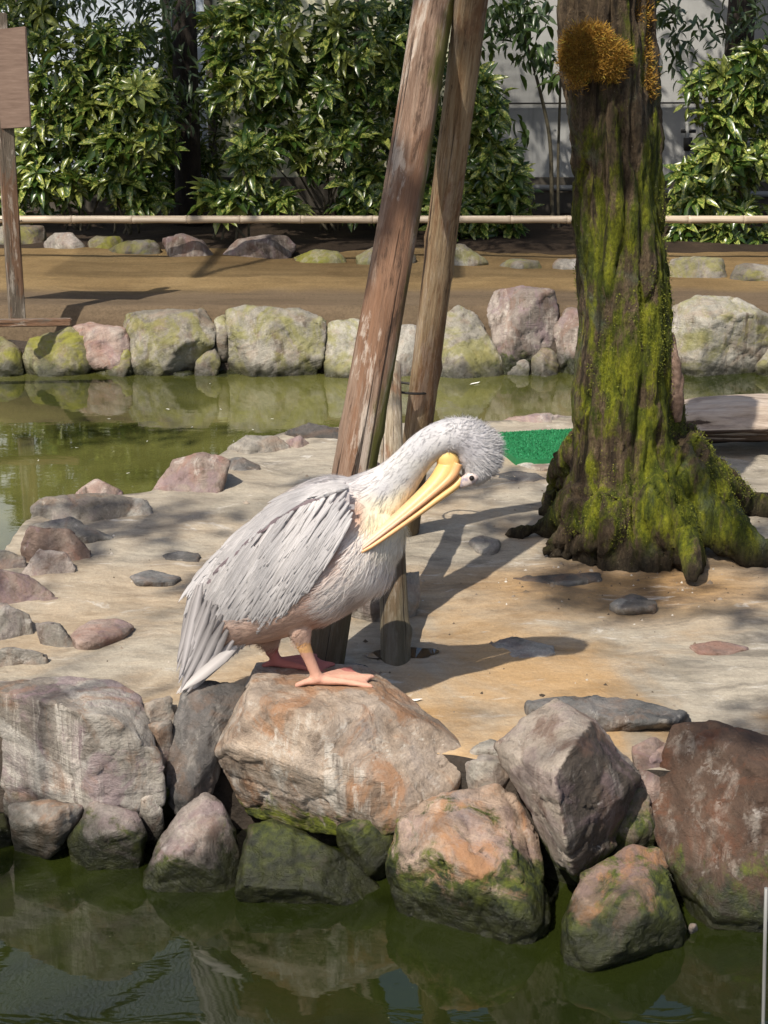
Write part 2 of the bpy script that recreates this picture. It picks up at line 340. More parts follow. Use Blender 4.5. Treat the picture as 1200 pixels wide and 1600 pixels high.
for _ in range(7):
    ed = [e for e in bm.edges if e.calc_length() > .075]
    if not ed: break
    bmesh.ops.subdivide_edges(bm, edges=ed, cuts=1); bmesh.ops.triangulate(bm, faces=[f for f in bm.faces if len(f.verts) > 3])
for vtx in bm.verts: vtx.co.z = isl_z(vtx.co.x, vtx.co.y)
be = [e for e in bm.edges if e.is_boundary]; r = bmesh.ops.extrude_edge_only(bm, edges=be)
nv = [x for x in r['geom'] if isinstance(x, bmesh.types.BMVert)]
for x in nv: x.co.z = -.5
for fc in bm.faces: fc.material_index = 1 if abs(fc.normal.z) < .4 else 0
me = bm_mesh('island', bm, True)
for p in me.polygons: p.material_index = 1 if abs(p.normal.z) < .4 else 0
isl = link('island_ground', me, [ISL, MORTAR]); tag(isl, 'flat concrete island floor with pale and rusty flow stains', kind='structure')
# path and planting bed
k = NB('sand_path'); v = k.coords(jitter=False); n = k.noise(v, 1.1, 6, .6, .4); yy = k.sep(k.geo('Position'))[1]
c = k.ramp(n, [(.3, (.20, .13, .058)), (.55, (.28, .19, .088)), (.75, (.34, .24, .118))])
wedge = k.maprange(k.math('ADD', yy, k.math('MULTIPLY', k.noise(v, 2, 5, .6), .5)), 11.75, 12.15); c = k.mix(k.math('MULTIPLY', k.math('SUBTRACT', 1., wedge), .8), c, (.155, .115, .08))
c = k.mix(.6, c, k.ramp(k.noise(v, 48, 8, .85), [(.34, .35), (.5, .8), (.64, 1.15)]), 'MULTIPLY'); c = k.mix(.5, c, k.ramp(k.noise(k.coords((.5, 2., 1), jitter=False), 2.6, 8, .7, .6), [(.35, .5), (.55, 1.)]), 'MULTIPLY')
PATH = k.fin(c, .95, k.bump(k.noise(v, 45, 9, .85), .9, .02), .15)
pa = grid_sheet('sand_path', -9, 10, 10.80, 13.75, 140, 90, lambda X, Y: ZP - 2.6 * np.clip(11.06 - Y, 0, 1) ** 1.2 + .025 * vnoise(X, Y, .9), PATH); pa['label'] = 'trodden sandy brown path behind the pond'
bed = grid_sheet('planting_bed', -9, 10, 13.45, 17, 60, 20, lambda X, Y: ZP - .02 + .03 * np.clip((Y - 13.4) / .5, 0, 1) + .05 * vnoise(X, Y, 1.4), SOIL); bed['label'] = 'dark soil bed under the shrubs'
bm = bmesh.new(); box(bm, -9, 10, 10.84, 11.2, -.5, .06); tube(bm, [Vector((-9, 11.12, .06)), Vector((10, 11.12, .06))], [.24, .24], 16, dep=[.24, .24]); bk = link('bank_core', bm_mesh('bank_core', bm), MORTAR); tag(bk, 'dark earth bank behind the waterside boulders', kind='structure')

# ------------------------------------------------------------------ front boulder wall of the island
L = boulder
hero = L([(398, 1052), (440, 1046), (500, 1052), (585, 1073), (690, 1128), (729, 1168), (728, 1196), (705, 1235), (640, 1266), (545, 1279), (455, 1272), (375, 1248), (340, 1208), (336, 1172), (362, 1110)], .12, .34, 'hero',
  'large pale brown boulder with the pelican standing on its top', lean=.52, Y0=4.06,
  front=[(380, 1120, .14), (470, 1120, .24), (560, 1125, .27), (660, 1150, .22), (712, 1178, .12), (360, 1190, .12), (480, 1215, .16), (600, 1215, .16), (690, 1200, .12), (470, 1262, .05), (600, 1258, .05)], drop=.08, voxel=.010, cuts=7, amp=.7,
  keep=[Vector(q) for q in ((-.40, 4.35, .472), (-.03, 4.35, .464), (-.40, 4.64, .446), (-.06, 4.62, .446))])
L([(-150, 1075), (0, 1064), (90, 1055), (180, 1062), (222, 1088), (255, 1196), (248, 1214), (160, 1232), (60, 1246), (-120, 1250)], .13, .32, 'pale', 'broad pale boulder with purple top in front of the reddish slabs, left of the tail', lean=.46, Y0=4.10,
  front=[(-60, 1112, .22), (65, 1118, .24), (150, 1137, .22), (215, 1160, .1), (-60, 1180, .16), (80, 1190, .16), (200, 1195, .1)], voxel=.011, cuts=6, amp=.8)
L([(288, 1072), (330, 1060), (386, 1070), (380, 1100), (335, 1132), (328, 1190), (288, 1240), (258, 1205), (268, 1130)], .15, .2, 'slate', 'dark slate upright rock wedged under the pelican tail', Y0=4.22, lean=.25, front=[(300, 1110, .07), (275, 1190, .06), (325, 1110, .05)])
L([(222, 1098), (268, 1085), (275, 1120), (235, 1130)], .3, .12, 'grey', 'small grey rock between the broad pale boulder and the slate rock', Y0=4.38, drop=.1)
L([(226, 1132), (268, 1124), (272, 1160), (258, 1180), (238, 1168)], .22, .14, 'pale', 'small cream rock below the grey one beside the slate rock', Y0=4.3, drop=.1)
L([(200, 1252), (224, 1226), (255, 1250), (253, 1268), (200, 1262)], .08, .1, 'pale', 'small pointed pale rock under the broad pale boulder', Y0=4.2, lean=.08)
L([(10, 1256), (70, 1248), (132, 1258), (128, 1285), (60, 1302), (15, 1288)], .05, .16, 'pale', 'rounded pale rock in the gap under the broad boulder', Y0=4.16, lean=.1)
L([(-90, 1262), (8, 1270), (25, 1310), (10, 1340), (-80, 1345)], .0, .2, 'darkm', 'dark wet rock at the waterline under the broad pale boulder', lean=.15)
L([(20, 1310), (75, 1305), (110, 1318), (105, 1345), (30, 1342)], .0, .18, 'darkm', 'low black wet rock beside the angular pinkish rock', lean=.08)
L([(145, 1250), (215, 1268), (230, 1302), (212, 1350), (160, 1370), (108, 1350), (104, 1310)], -.0, .2, 'purple', 'angular pinkish grey rock alone at the waterline', lean=.12, front=[(150, 1265, .02), (152, 1330, .1), (205, 1330, .06)])
L([(320, 1237), (346, 1252), (366, 1292), (378, 1335), (366, 1390), (300, 1402), (222, 1366), (250, 1310), (282, 1262)], 0, .3, 'purple', 'pinkish rock with a slanting face and green algae foot', lean=.22, front=[(350, 1275, .03), (300, 1345, .13), (360, 1340, .1), (250, 1360, .08)])
L([(385, 1288), (425, 1280), (480, 1302), (560, 1348), (612, 1398), (622, 1430), (480, 1418), (366, 1396)], 0, .3, 'darkm', 'long low mossy dark rock under the pelican boulder', lean=.22, front=[(410, 1330, .1), (480, 1370, .12), (560, 1400, .08), (400, 1380, .1)])
L([(525, 1290), (560, 1276), (610, 1278), (618, 1310), (598, 1342), (545, 1345), (526, 1315)], .08, .16, 'darkm', 'small mossy rock wedged beneath the pelican boulder', Y0=4.05, lean=.08)
L([(690, 1238), (778, 1222), (802, 1240), (838, 1292), (852, 1350), (862, 1474), (780, 1474), (640, 1444), (600, 1350), (622, 1280)], 0, .34, 'mossy', 'big orange-brown rock with moss patches at the waterline', lean=.34, front=[(770, 1245, .0), (690, 1290, .12), (700, 1400, .16), (800, 1330, .12), (835, 1440, .06), (640, 1420, .06)], cuts=4, amp=1.2)
L([(724, 1190), (758, 1174), (800, 1186), (798, 1212), (745, 1222), (728, 1212)], .2, .16, 'grey', 'small grey rock between the pelican boulder and the dark-faced rock', Y0=4.14, lean=.1)
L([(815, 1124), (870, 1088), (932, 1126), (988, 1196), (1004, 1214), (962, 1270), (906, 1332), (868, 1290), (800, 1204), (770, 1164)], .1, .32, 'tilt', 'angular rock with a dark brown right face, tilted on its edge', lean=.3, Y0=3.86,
  front=[(926, 1126, .05), (900, 1160, .16), (866, 1214, .2), (884, 1318, .12), (815, 1160, .02)], cuts=0, amp=.9, face=lambda n: .0 if n.x > .12 and n.y < .2 and n.z < .75 else .95)  # right-facing facets get the darkest tint
L([(1050, 1130), (1110, 1124), (1200, 1150), (1320, 1180), (1330, 1440), (1200, 1448), (1108, 1442), (1058, 1342), (1006, 1268), (1030, 1200)], 0, .4, 'brown', 'tall dark brown rock with green algae at its wet foot', lean=.34, front=[(1060, 1185, .02), (1130, 1200, .12), (1250, 1200, .12), (1120, 1400, .12), (1250, 1400, .14), (1040, 1265, .02)], cuts=3)
L([(1345, 1180), (1420, 1150), (1520, 1175), (1560, 1300), (1530, 1450), (1400, 1470), (1340, 1400)], 0, .35, 'purple', 'angular grey rock beyond the tall brown rock', lean=.3, cuts=4)
L([(1575, 1200), (1660, 1170), (1740, 1220), (1750, 1400), (1680, 1470), (1580, 1450)], 0, .35, 'mossy', 'mossy rock at the end of the island front', lean=.3, cuts=4)
L([(985, 1320), (1032, 1326), (1048, 1372), (1074, 1452), (1060, 1492), (950, 1514), (878, 1494), (874, 1440), (906, 1366)], 0, .3, 'mossy', 'rock with a purple patch and dark green side standing in the water', lean=.24, front=[(1000, 1345, .02), (975, 1440, .15), (960, 1500, .08), (900, 1450, .08), (1040, 1450, .05)], cuts=4)
L([(1032, 1340), (1060, 1345), (1098, 1420), (1092, 1438), (1060, 1432)], 0, .18, 'darkm', 'thin dark green slab leaning between two waterside rocks', Y0=3.98, lean=.1)
L([(845, 1270), (905, 1330), (900, 1440), (862, 1470), (840, 1420)], 0, .2, 'darkm', 'dark brown recessed rock behind the big orange-brown rock', Y0=4.0, lean=.06)
L([(960, 1240), (1010, 1225), (1030, 1300), (1000, 1330), (930, 1330)], .1, .2, 'darkm', 'black recessed rock in the gap beside the tall brown rock', Y0=4.02, lean=.05)
L([(985, 1185), (1040, 1165), (1050, 1215), (1010, 1240), (985, 1225)], .2, .15, 'red', 'crumbly tan rubble between the dark-faced rock and the tall brown rock', Y0=4.1, lean=.08)
L([(200, 1262), (262, 1225), (330, 1235), (260, 1310), (225, 1350)], .0, .2, 'darkm', 'recessed brown rock behind the slanting pinkish rock', Y0=4.28, lean=.02)
L([(440, 1262), (560, 1268), (560, 1330), (500, 1345), (400, 1300)], .0, .2, 'darkm', 'recessed dark rock in the hollow under the pelican boulder', Y0=4.3, lean=.02)
L([(732, 1170), (768, 1154), (802, 1172), (794, 1196), (742, 1198)], .26, .14, 'grey', 'low grey rock filling the floor edge beside the pelican boulder', Y0=4.18, lean=.1, drop=.15)
L([(986, 1166), (1020, 1150), (1052, 1164), (1048, 1202), (1000, 1206)], .24, .14, 'red', 'tan broken rock at the floor edge beside the tall brown rock', Y0=4.06, lean=.1, drop=.15)
slab([(812, 1092), (900, 1084), (1000, 1090), (1085, 1112), (1060, 1128), (920, 1136), (830, 1118)], ZI, .06, 'slate', 'wide flat blue-grey slab lying behind the dark-faced rock')
# small stones set in the island floor
for pts, h, m, lb in [
 ([(250, 866), (275, 858), (315, 864), (312, 876), (258, 876)], .03, 'slate', 'thin dark stone in the floor by the pelican back'),
 ([(198, 898), (235, 888), (287, 900), (270, 912), (212, 910)], .035, 'slate', 'flat slate stone in the floor near the reddish slab'),
 ([(730, 842), (752, 834), (784, 842), (780, 858), (762, 866), (742, 856)], .035, 'grey', 'notched pale stone in the floor by the tree root tip'),
 ([(790, 902), (850, 896), (942, 892), (945, 904), (880, 916), (805, 912)], .03, 'slate', 'long narrow grey stone in the floor before the tree'),
 ([(948, 942), (985, 924), (1028, 938), (1026, 952), (965, 952)], .05, 'grey', 'small peaked grey stone near the broken root stub'),
 ([(760, 1004), (800, 990), (868, 1006), (872, 1022), (815, 1036), (770, 1022)], .035, 'grey', 'flat oval grey stone in the floor right of the brace foot'),
 ([(1072, 1006), (1120, 998), (1180, 1010), (1150, 1022), (1090, 1020)], .02, 'red', 'thin reddish stone almost flush with the floor'),
 ([(770, 740), (800, 733), (840, 738), (860, 748), (820, 758), (780, 752)], .03, 'slate', 'dark split stone in the floor in front of the green mat'),
 ([(800, 722), (850, 715), (900, 716), (898, 730), (830, 734)], .03, 'grey', 'grey stone strip along the edge of the green mat')]:
    slab(pts, ZI - .004, h * .6, m, lb, 'stones set in the island floor')
L([(536, 925), (590, 900), (658, 890), (660, 930), (645, 952), (590, 972), (540, 970)], ZI, .14, 'grey', 'square grey block behind the foot of the short brace', lean=.1, drop=.1)
L([(560, 738), (590, 722), (612, 735), (608, 760), (565, 762)], ZI, .1, 'red', 'small pinkish rock behind the pelican neck', lean=.05)
# left bank of the island
for pts, m, lb, lean in [
 ([(230, 772), (268, 716), (320, 705), (362, 718), (350, 760), (312, 782), (240, 786)], 'red', 'big pinkish rock on the pond edge behind the pelican', .2),
 ([(340, 722), (372, 712), (410, 728), (385, 748), (350, 752)], 'slate', 'dark purple slab against the big pinkish rock', .15),
 ([(352, 700), (385, 680), (430, 680), (466, 704), (440, 716), (360, 716)], 'grey', 'low brown-grey rock at the water behind the pelican', .15),
 ([(436, 692), (468, 680), (492, 696), (480, 706), (445, 708)], 'red', 'small pinkish rock between two low rocks at the water', .08),
 ([(442, 676), (480, 660), (530, 668), (534, 690), (460, 696)], 'slate', 'dark flat rock beside the leaning pole', .15),
 ([(45, 792), (70, 776), (150, 770), (228, 778), (240, 800), (236, 820), (150, 822), (110, 806), (52, 816)], 'grey', 'long pale slab with a dark hollow on the pond edge', .2),
 ([(112, 772), (150, 748), (196, 768), (190, 784), (120, 786)], 'red', 'cream rock peeking over the long pale slab', .1),
 ([(40, 822), (110, 806), (182, 842), (176, 856), (90, 860), (45, 850)], 'grey', 'layered grey slab under the long pale slab', .2),
 ([(28, 858), (45, 820), (110, 826), (148, 860), (140, 884), (80, 896), (34, 880)], 'red', 'reddish rock with a sharp upper edge', .15),
 ([(20, 905), (60, 855), (105, 862), (122, 890), (112, 912), (70, 920)], 'purple', 'grey rock with a purple facet leaning on the reddish rock', .12),
 ([(-80, 905), (0, 888), (45, 900), (104, 940), (95, 962), (30, 960), (-80, 965)], 'red', 'long pinkish red ledge at the island edge', .2),
 ([(-80, 960), (0, 940), (50, 960), (60, 1000), (20, 1022), (-80, 1025)], 'grey', 'rounded grey-green rock below the pinkish ledge', .2),
 ([(50, 968), (95, 972), (132, 1022), (100, 1034), (70, 1010)], 'grey', 'smooth grey slab tilted on the floor', .1),
 ([(-60, 1030), (20, 1008), (75, 1020), (82, 1058), (20, 1070), (-60, 1070)], 'grey', 'rough grey rock behind the broad pale boulder', .12),
 ([(-40, 870), (8, 858), (40, 872), (36, 900), (-30, 902)], 'grey', 'half-sunk grey rock at the corner of the pond', .12)]:
    ww = max(p[0] for p in pts) - min(p[0] for p in pts)
    L(pts, ZI - .02, max(.12, ww / 900), m, lb, lean=lean, drop=.3, group='rocks along the left edge of the island')
slab([(105, 990), (140, 966), (190, 964), (216, 976), (180, 984), (180, 1004), (120, 1010)], ZI, .04, 'red', 'flat reddish slab with a notch on the island floor')
# far edge
L([(768, 664), (800, 650), (850, 646), (900, 650), (895, 668), (800, 672)], ZI - .03, .2, 'red', 'low reddish rock behind the green mat', lean=.15, drop=.3)

# ------------------------------------------------------------------ far bank boulders (behind the back channel)
GB = 'boulders along the far bank of the pond'
for pts, m, lb in [
 ([(-40, 540), (0, 524), (28, 540), (38, 580), (25, 612), (-40, 615)], 'walll', 'yellow-green boulder at the end of the far bank below the sign post'),
 ([(-30, 592), (10, 588), (24, 606), (15, 630), (-30, 632)], 'wallg', 'small dark-footed rock in the water below the yellow-green boulder'),
 ([(30, 560), (45, 528), (110, 510), (150, 525), (150, 568), (95, 598), (38, 600)], 'walll', 'lichen covered boulder with a pointed lower end'),
 ([(100, 512), (140, 502), (195, 512), (206, 532), (150, 536), (105, 526)], 'red', 'pinkish flat rock on top of the lichen covered boulder'),
 ([(146, 534), (200, 528), (207, 572), (190, 590), (150, 590)], 'walll', 'bright yellow-green block next to the smooth grey boulder'),
 ([(188, 510), (195, 488), (255, 482), (320, 482), (342, 516), (335, 540), (300, 570), (240, 582), (205, 570)], 'wallg', 'smooth grey boulder with a yellow-green top right corner'),
 ([(334, 498), (352, 492), (356, 520), (340, 524)], 'wallg', 'small rock between the two largest grey boulders, near their tops'),
 ([(303, 570), (320, 542), (342, 534), (346, 566), (330, 584), (306, 584)], 'wallg', 'small wedge rock at the waterline between the two largest grey boulders'),
 ([(346, 540), (352, 484), (385, 476), (470, 482), (512, 500), (514, 530), (490, 575), (440, 588), (360, 580)], 'wallg', 'largest square grey boulder of the far bank'),
 ([(505, 530), (515, 502), (560, 498), (600, 520), (590, 578), (540, 590), (508, 580)], 'wallg', 'cracked grey boulder half hidden by the thick leaning pole'),
 ([(596, 540), (612, 508), (650, 505), (675, 540), (670, 584), (605, 586)], 'grey', 'shaded grey boulder seen between the two leaning poles'),
 ([(672, 540), (690, 492), (715, 474), (745, 488), (790, 562), (785, 584), (690, 588), (668, 580)], 'wallg', 'rounded plain grey boulder right of the thin leaning pole'),
 ([(754, 480), (770, 452), (820, 446), (868, 452), (878, 490), (862, 530), (812, 556), (786, 552), (765, 512)], 'purple', 'angular boulder with a purple patch raised above its neighbours'),
 ([(790, 570), (800, 556), (828, 556), (830, 584), (795, 584)], 'wallg', 'tiny grey rock under the angular purple boulder'),
 ([(828, 560), (850, 540), (874, 555), (876, 586), (832, 586)], 'wallg', 'small wedge rock under the angular purple boulder'),
 ([(862, 510), (885, 480), (930, 482), (940, 540), (900, 556), (876, 540)], 'purple', 'purplish boulder partly behind the mossy tree'),
 ([(874, 565), (900, 548), (950, 552), (950, 590), (880, 590)], 'darkm', 'dark rock at the waterline behind the mossy tree'),
 ([(960, 520), (985, 480), (1040, 480), (1050, 540), (1040, 588), (965, 588)], 'wallg', 'grey boulder hidden mostly by the mossy tree'),
 ([(1040, 540), (1045, 480), (1090, 460), (1150, 464), (1205, 490), (1215, 520), (1190, 570), (1140, 585), (1055, 582)], 'wallg', 'big domed beige boulder with rusty streaks right of the tree'),
 ([(1180, 570), (1205, 540), (1290, 520), (1320, 560), (1300, 600), (1195, 604)], 'wallg', 'grey boulder beside the domed beige one'),
 ([(262, 582), (285, 568), (306, 580), (300, 596), (268, 596)], 'darkm', 'small wet dark stone at the foot of the smooth grey boulder'),
 ([(326, 588), (360, 574), (382, 586), (376, 598), (332, 598)], 'darkm', 'small wet dark stone at the foot of the largest square boulder'),
 ([(200, 578), (240, 584), (250, 596), (160, 600), (150, 588)], 'darkm', 'low dark stone below the yellow-green block')]:
    L(pts, 0, max(.25, (max(p[0] for p in pts) - min(p[0] for p in pts)) / 420), m, lb, lean=.28, drop=.2, group=GB, voxel=.019, Y0=atZ(600, 591, 0).y + (0 if max(p[1] for p in pts) > 560 else .08), amp=1.3)
for i_, px_ in enumerate((20, 205, 340, 510, 600, 670, 790, 870, 1040, 1190)):  # dark stones added to put shade into the boulder gaps
    L([(px_ - 24, 566), (px_ - 12, 540), (px_ + 14, 536), (px_ + 28, 562), (px_ + 20, 592), (px_ - 20, 592)], 0, .2, 'darkm', 'dark damp filler stone added to darken a gap between far bank boulders', lean=.1, drop=.2, group='filler stones between the far bank boulders', voxel=.025, Y0=atZ(600, 591, 0).y + .2, name='filler_stone')
# border stones along the path
GP = 'border stones between path and shrub bed'
for pts, m, lb in [
 ([(-30, 362), (10, 350), (70, 352), (76, 372), (60, 384), (-30, 382)], 'bord', 'grey border stone behind the sign post'),
 ([(66, 380), (85, 364), (112, 362), (136, 384), (130, 392), (72, 391)], 'grey', 'pale jagged border stone next to the mossy round one'),
 ([(136, 378), (150, 368), (190, 369), (200, 382), (185, 392), (142, 392)], 'walll', 'round mossy yellow-green border stone'),
 ([(162, 390), (200, 376), (240, 374), (254, 388), (250, 398), (170, 398)], 'bord', 'flat mossy border stone leaning on the pale pink one'),
 ([(250, 372), (285, 364), (318, 376), (338, 398), (325, 403), (262, 400)], 'purple', 'pale pink and grey border stone with a split face'),
 ([(342, 398), (370, 374), (412, 366), (450, 368), (470, 384), (440, 403), (350, 402)], 'purple', 'widest purple-grey border stone'),
 ([(455, 402), (490, 390), (530, 392), (545, 408), (460, 408)], 'walll', 'low mossy border stone right of the widest one'),
 ([(553, 402), (580, 386), (640, 388), (655, 404), (640, 414), (560, 412)], 'bord', 'border stone behind the thick leaning pole'),
 ([(696, 404), (700, 384), (722, 380), (745, 394), (768, 412), (740, 418), (700, 418)], 'wallg', 'grey-green border stone right of the thin pole'),
 ([(776, 414), (800, 403), (840, 406), (850, 418), (790, 422)], 'bord', 'flat border stone between pole and mossy tree'),
 ([(860, 414), (870, 404), (905, 404), (925, 412), (915, 422), (865, 422)], 'grey', 'whitish border stone touching the mossy tree outline'),
 ([(1040, 428), (1048, 404), (1090, 400), (1132, 404), (1138, 430), (1060, 434)], 'bord', 'brown square border stone right of the mossy tree'),
 ([(1138, 432), (1150, 412), (1190, 412), (1230, 420), (1225, 436), (1150, 438)], 'bord', 'dark border stone under the right-hand shrub')]:
    L(pts, ZP, max(.16, (max(p[0] for p in pts) - min(p[0] for p in pts)) / 420), m, lb, lean=.12, drop=.1, group=GP, voxel=.025, name='border_stone', amp=1.2)
# ------------------------------------------------------------------ wood and moss materials
def pole_mat(name, pale, mid, dark, moss_side=0., wet_z=.55, pale_amt=.6):
    k = NB(name); v = k.coords((10, 10, .9)); n = k.noise(v, 1.5, 10, .72, .5)
    c = k.ramp(n, [(.30, dark), (.41, mid), (.5, pale), (.57, mid), (.66, (pale[0] * 1.3, pale[1] * 1.3, pale[2] * 1.3)), (.78, mid)])
    v2 = k.coords((1, 1, .28)); pat = k.noise(v2, 6, 8, .68, .5); c = k.mix(k.math('MULTIPLY', k.maprange(pat, .5, .58), .7), c, (.21, .10, .05))
    blot = k.noise(k.coords((1, 1, .2)), 13, 9, .74, .25); c = k.mix(k.math('MULTIPLY', k.maprange(blot, .53, .6), pale_amt), c, (.56, .48, .40)); c = k.mix(k.math('MULTIPLY', k.maprange(blot, .43, .36), .75), c, (.07, .04, .025))
    fib = k.noise(k.coords((70, 70, 2.2)), 1.6, 8, .75, .3); c = k.mix(.6, c, k.ramp(fib, [(.32, .25), (.5, .85), (.66, 1.1)]), 'MULTIPLY')
    if moss_side:
        nx = k.sep(k.geo('Normal')); mf = k.math('ADD', k.math('MULTIPLY', nx[0], .6), k.math('MULTIPLY', k.math('SUBTRACT', k.noise(v2, 5, 7, .7), .5), 2.4))
        c = k.mix(k.math('MULTIPLY', k.maprange(mf, .3, .7), moss_side), c, k.mix(fib, (.05, .05, .008), (.15, .15, .02)))
    z = k.math('ADD', k.sep(k.geo('Position'))[2], k.math('MULTIPLY', k.math('SUBTRACT', pat, .5), .6))
    wf = k.maprange(z, wet_z + .25, wet_z - .12); c = k.mix(k.math('MULTIPLY', wf, .75), c, k.mix(blot, (.02, .015, .008), (.085, .07, .03)))
    crack = k.maprange(k.noise(k.coords((22, 22, .45)), 1.2, 7, .62, .4), .33, .38); c = k.mix(k.math('MULTIPLY', k.math('SUBTRACT', 1., crack), .9), c, (.025, .015, .01))
    h = k.math('ADD', k.math('ADD', k.math('MULTIPLY', crack, 1.5), fib), blot); return k.fin(c, k.maprange(wf, 0, 1, .82, .45), k.bump(h, 1., .010), .3)
PM1 = pole_mat('pole_weathered_red', (.33, .23, .165), (.22, .135, .09), (.08, .045, .028), .95, pale_amt=.7)
PM2 = pole_mat('pole_pale_pine', (.42, .31, .19), (.27, .17, .09), (.09, .05, .026), 0., .75, pale_amt=.3)
PM3 = pole_mat('pole_brace', (.40, .34, .25), (.26, .2, .13), (.11, .08, .05), .0, .62)
OLD = pole_mat('old_post_wood', (.2, .16, .12), (.13, .10, .075), (.06, .045, .03), 0., -1)
DRIFT = pole_mat('driftwood', (.47, .40, .33), (.33, .27, .21), (.1, .07, .05), 0., -1)
def pole(name, a, b, ra, rb, mat, label, seed=0, n=22, segs=70, knots=3, group=None):
    """weathered round pole from a to b; local Z runs along it"""
    a = a - (b - a).normalized() * .07; d = b - a; Lg = d.length; V = []; rr = random.Random(seed); kn = [(rr.uniform(.1, .9) * Lg, rr.uniform(0, 6.28), rr.uniform(.006, .014)) for _ in range(knots)]
    for i in range(segs + 1):
        t = i / segs; z = t * Lg; r0 = ra + (rb - ra) * t; ox = .012 * mnoise.noise(Vector((z * .9, seed, 0))); oy = .012 * mnoise.noise(Vector((z * .9, seed, 9)))
        for j in range(n):
            th = 2 * math.pi * j / n; q = Vector((math.cos(th) * 1.6, math.sin(th) * 1.6, z * .8 + seed * 5))
            r = r0 * (1 + .06 * mnoise.noise(q) + .05 * mnoise.noise(Vector((math.cos(th) * 5, math.sin(th) * 5, z * 2.2 + seed))))
            for kz, kt, ka in kn:
                dt = (th - kt + math.pi) % (2 * math.pi) - math.pi; r += ka * math.exp(-((z - kz) / .03) ** 2 - (dt / .35) ** 2)
            V.append((ox + r * math.cos(th), oy + r * math.sin(th), z))
    Q = [(i * n + j, i * n + (j + 1) % n, (i + 1) * n + (j + 1) % n, (i + 1) * n + j) for i in range(segs) for j in range(n)]
    me = bpy.data.meshes.new(name); me.from_pydata(V, [], Q + [tuple(range(n))[::-1], tuple(range(segs * n, (segs + 1) * n))]); me.update()
    for p in me.polygons: p.use_smooth = len(p.vertices) == 4
    o = link(name, me, mat, loc=a); o.rotation_euler = d.to_track_quat('Z', 'Y').to_euler(); tag(o, label, 'pole', group); return o
p1a = atZ(503, 1048, ZI); p1m = atY(546, 745, atZ(503, 1046, ZI).y + .22)
def extend(a, b, zt): return a + (b - a) * ((zt - a.z) / (b.z - a.z))
y1 = p1a.y; p1t = atY(678, 0, y1 + .75); p1b = extend(p1a, p1t, 3.1)
pole('leaning_pole', p1a, p1b, .069, .07, PM1, 'thick leaning pole of reddish weathered wood behind the pelican', 3, knots=5)
p2a = atZ(634, 830, ZI); p2t = atY(737, 0, p2a.y - .75); p2b = extend(p2a, p2t, 3.1)
pole2 = pole('leaning_pole', p2a, p2b, .056, .055, PM2, 'thinner pale leaning pole tied to a short brace', 8, knots=7)
p3a = atZ(619, 1030, ZI); tY = p2a.y - .26; p3b = atY(610, 572, tY)
pole('brace_pole', p3a, p3b, .05, .037, PM3, 'short brace pole with wet brown foot, tied to the pale pole', 5, knots=3)
k = NB('dark_wire'); WIRE = k.fin((.02, .017, .015), .6)
def ring(name, c, rx, ry, mat, tilt, parent=None, thick=.005):
    bm = bmesh.new(); pts = [Vector((c.x + rx * math.cos(t), c.y + ry * math.sin(t), c.z + tilt * math.cos(t))) for t in np.linspace(0, 2 * math.pi, 33)]
    tube(bm, pts, [thick] * 33, 6, cap=False); return link(name, bm_mesh(name, bm, True), mat, parent)
tie = ring('wire_tie', atY(632, 606, tY + .02), .10, .085, WIRE, -.012); tag(tie, 'dark wire lashing the brace to the pale leaning pole', 'wire')
# soak holes round pole feet: dark wet sheets slightly above the floor
k = NB('wet_hole'); v = k.coords(); HOLE = k.fin(k.ramp(k.noise(v, 20, 6, .7), [(.3, (.018, .012, .007)), (.7, (.06, .038, .018))]), .15)
for c, rx, ry, lb in [(atZ(632, 1024, ZI), .125, .05, 'dark wet puddle round the brace foot'), (atZ(530, 1050, ZI), .11, .055, 'dark wet puddle round the thick pole foot')]:
    bm = bmesh.new(); nn = 40; vs = []
    for i in range(nn):
        t = 2 * math.pi * i / nn; r = 1 + .28 * mnoise.noise(Vector((math.cos(t) * 1.6, math.sin(t) * 1.6, c.x * 9)))
        x, y = c.x + rx * r * math.cos(t), c.y + ry * r * math.sin(t); vs.append(bm.verts.new((x, y, isl_z(x, y) + .004)))
    bm.faces.new(vs); bmesh.ops.triangulate(bm, faces=bm.faces); o = link('puddle', bm_mesh('puddle', bm), HOLE); tag(o, lb, kind='structure')
# ------------------------------------------------------------------ mossy dead tree
k = NB('mossy_bark'); v = k.coords((1, 1, .22), jitter=False); vf = k.coords((1, 1, .12), jitter=False)
n = k.noise(vf, 26, 9, .7, .3); c = k.ramp(n, [(.3, (.03, .021, .014)), (.48, (.10, .07, .042)), (.62, (.19, .135, .08)), (.78, (.3, .22, .14))])
lo = k.noise(k.coords((1, 1, .45), jitter=False), 5.5, 7, .66, .7); z = k.sep(k.geo('Position'))[2]; nx = k.sep(k.geo('Normal'))
mo = k.math('ADD', lo, k.math('ADD', k.math('MULTIPLY', nx[0], .05), k.math('MULTIPLY', k.math('SUBTRACT', k.noise(v, 40, 6, .75), .5), .35)))
mo = k.math('ADD', mo, k.maprange(z, 2.1, 1.5, -.10, .03))
mc = k.ramp(k.noise(v, 19, 7, .7), [(.3, (.020, .028, .004)), (.46, (.08, .10, .008)), (.58, (.2, .215, .012)), (.74, (.32, .31, .03))])
c = k.mix(k.maprange(mo, .43, .56), c, mc)
gl = k.noise(k.coords((1, 1, .6), jitter=False), 3.3, 6, .65, .6); c = k.mix(k.math('MULTIPLY', k.maprange(gl, .57, .66), .6), c, (.10, .125, .085))
c = k.mix(k.maprange(z, ZI + .16, ZI + .0), c, k.ramp(n, [(.35, (.022, .017, .01)), (.7, (.085, .065, .04))]))
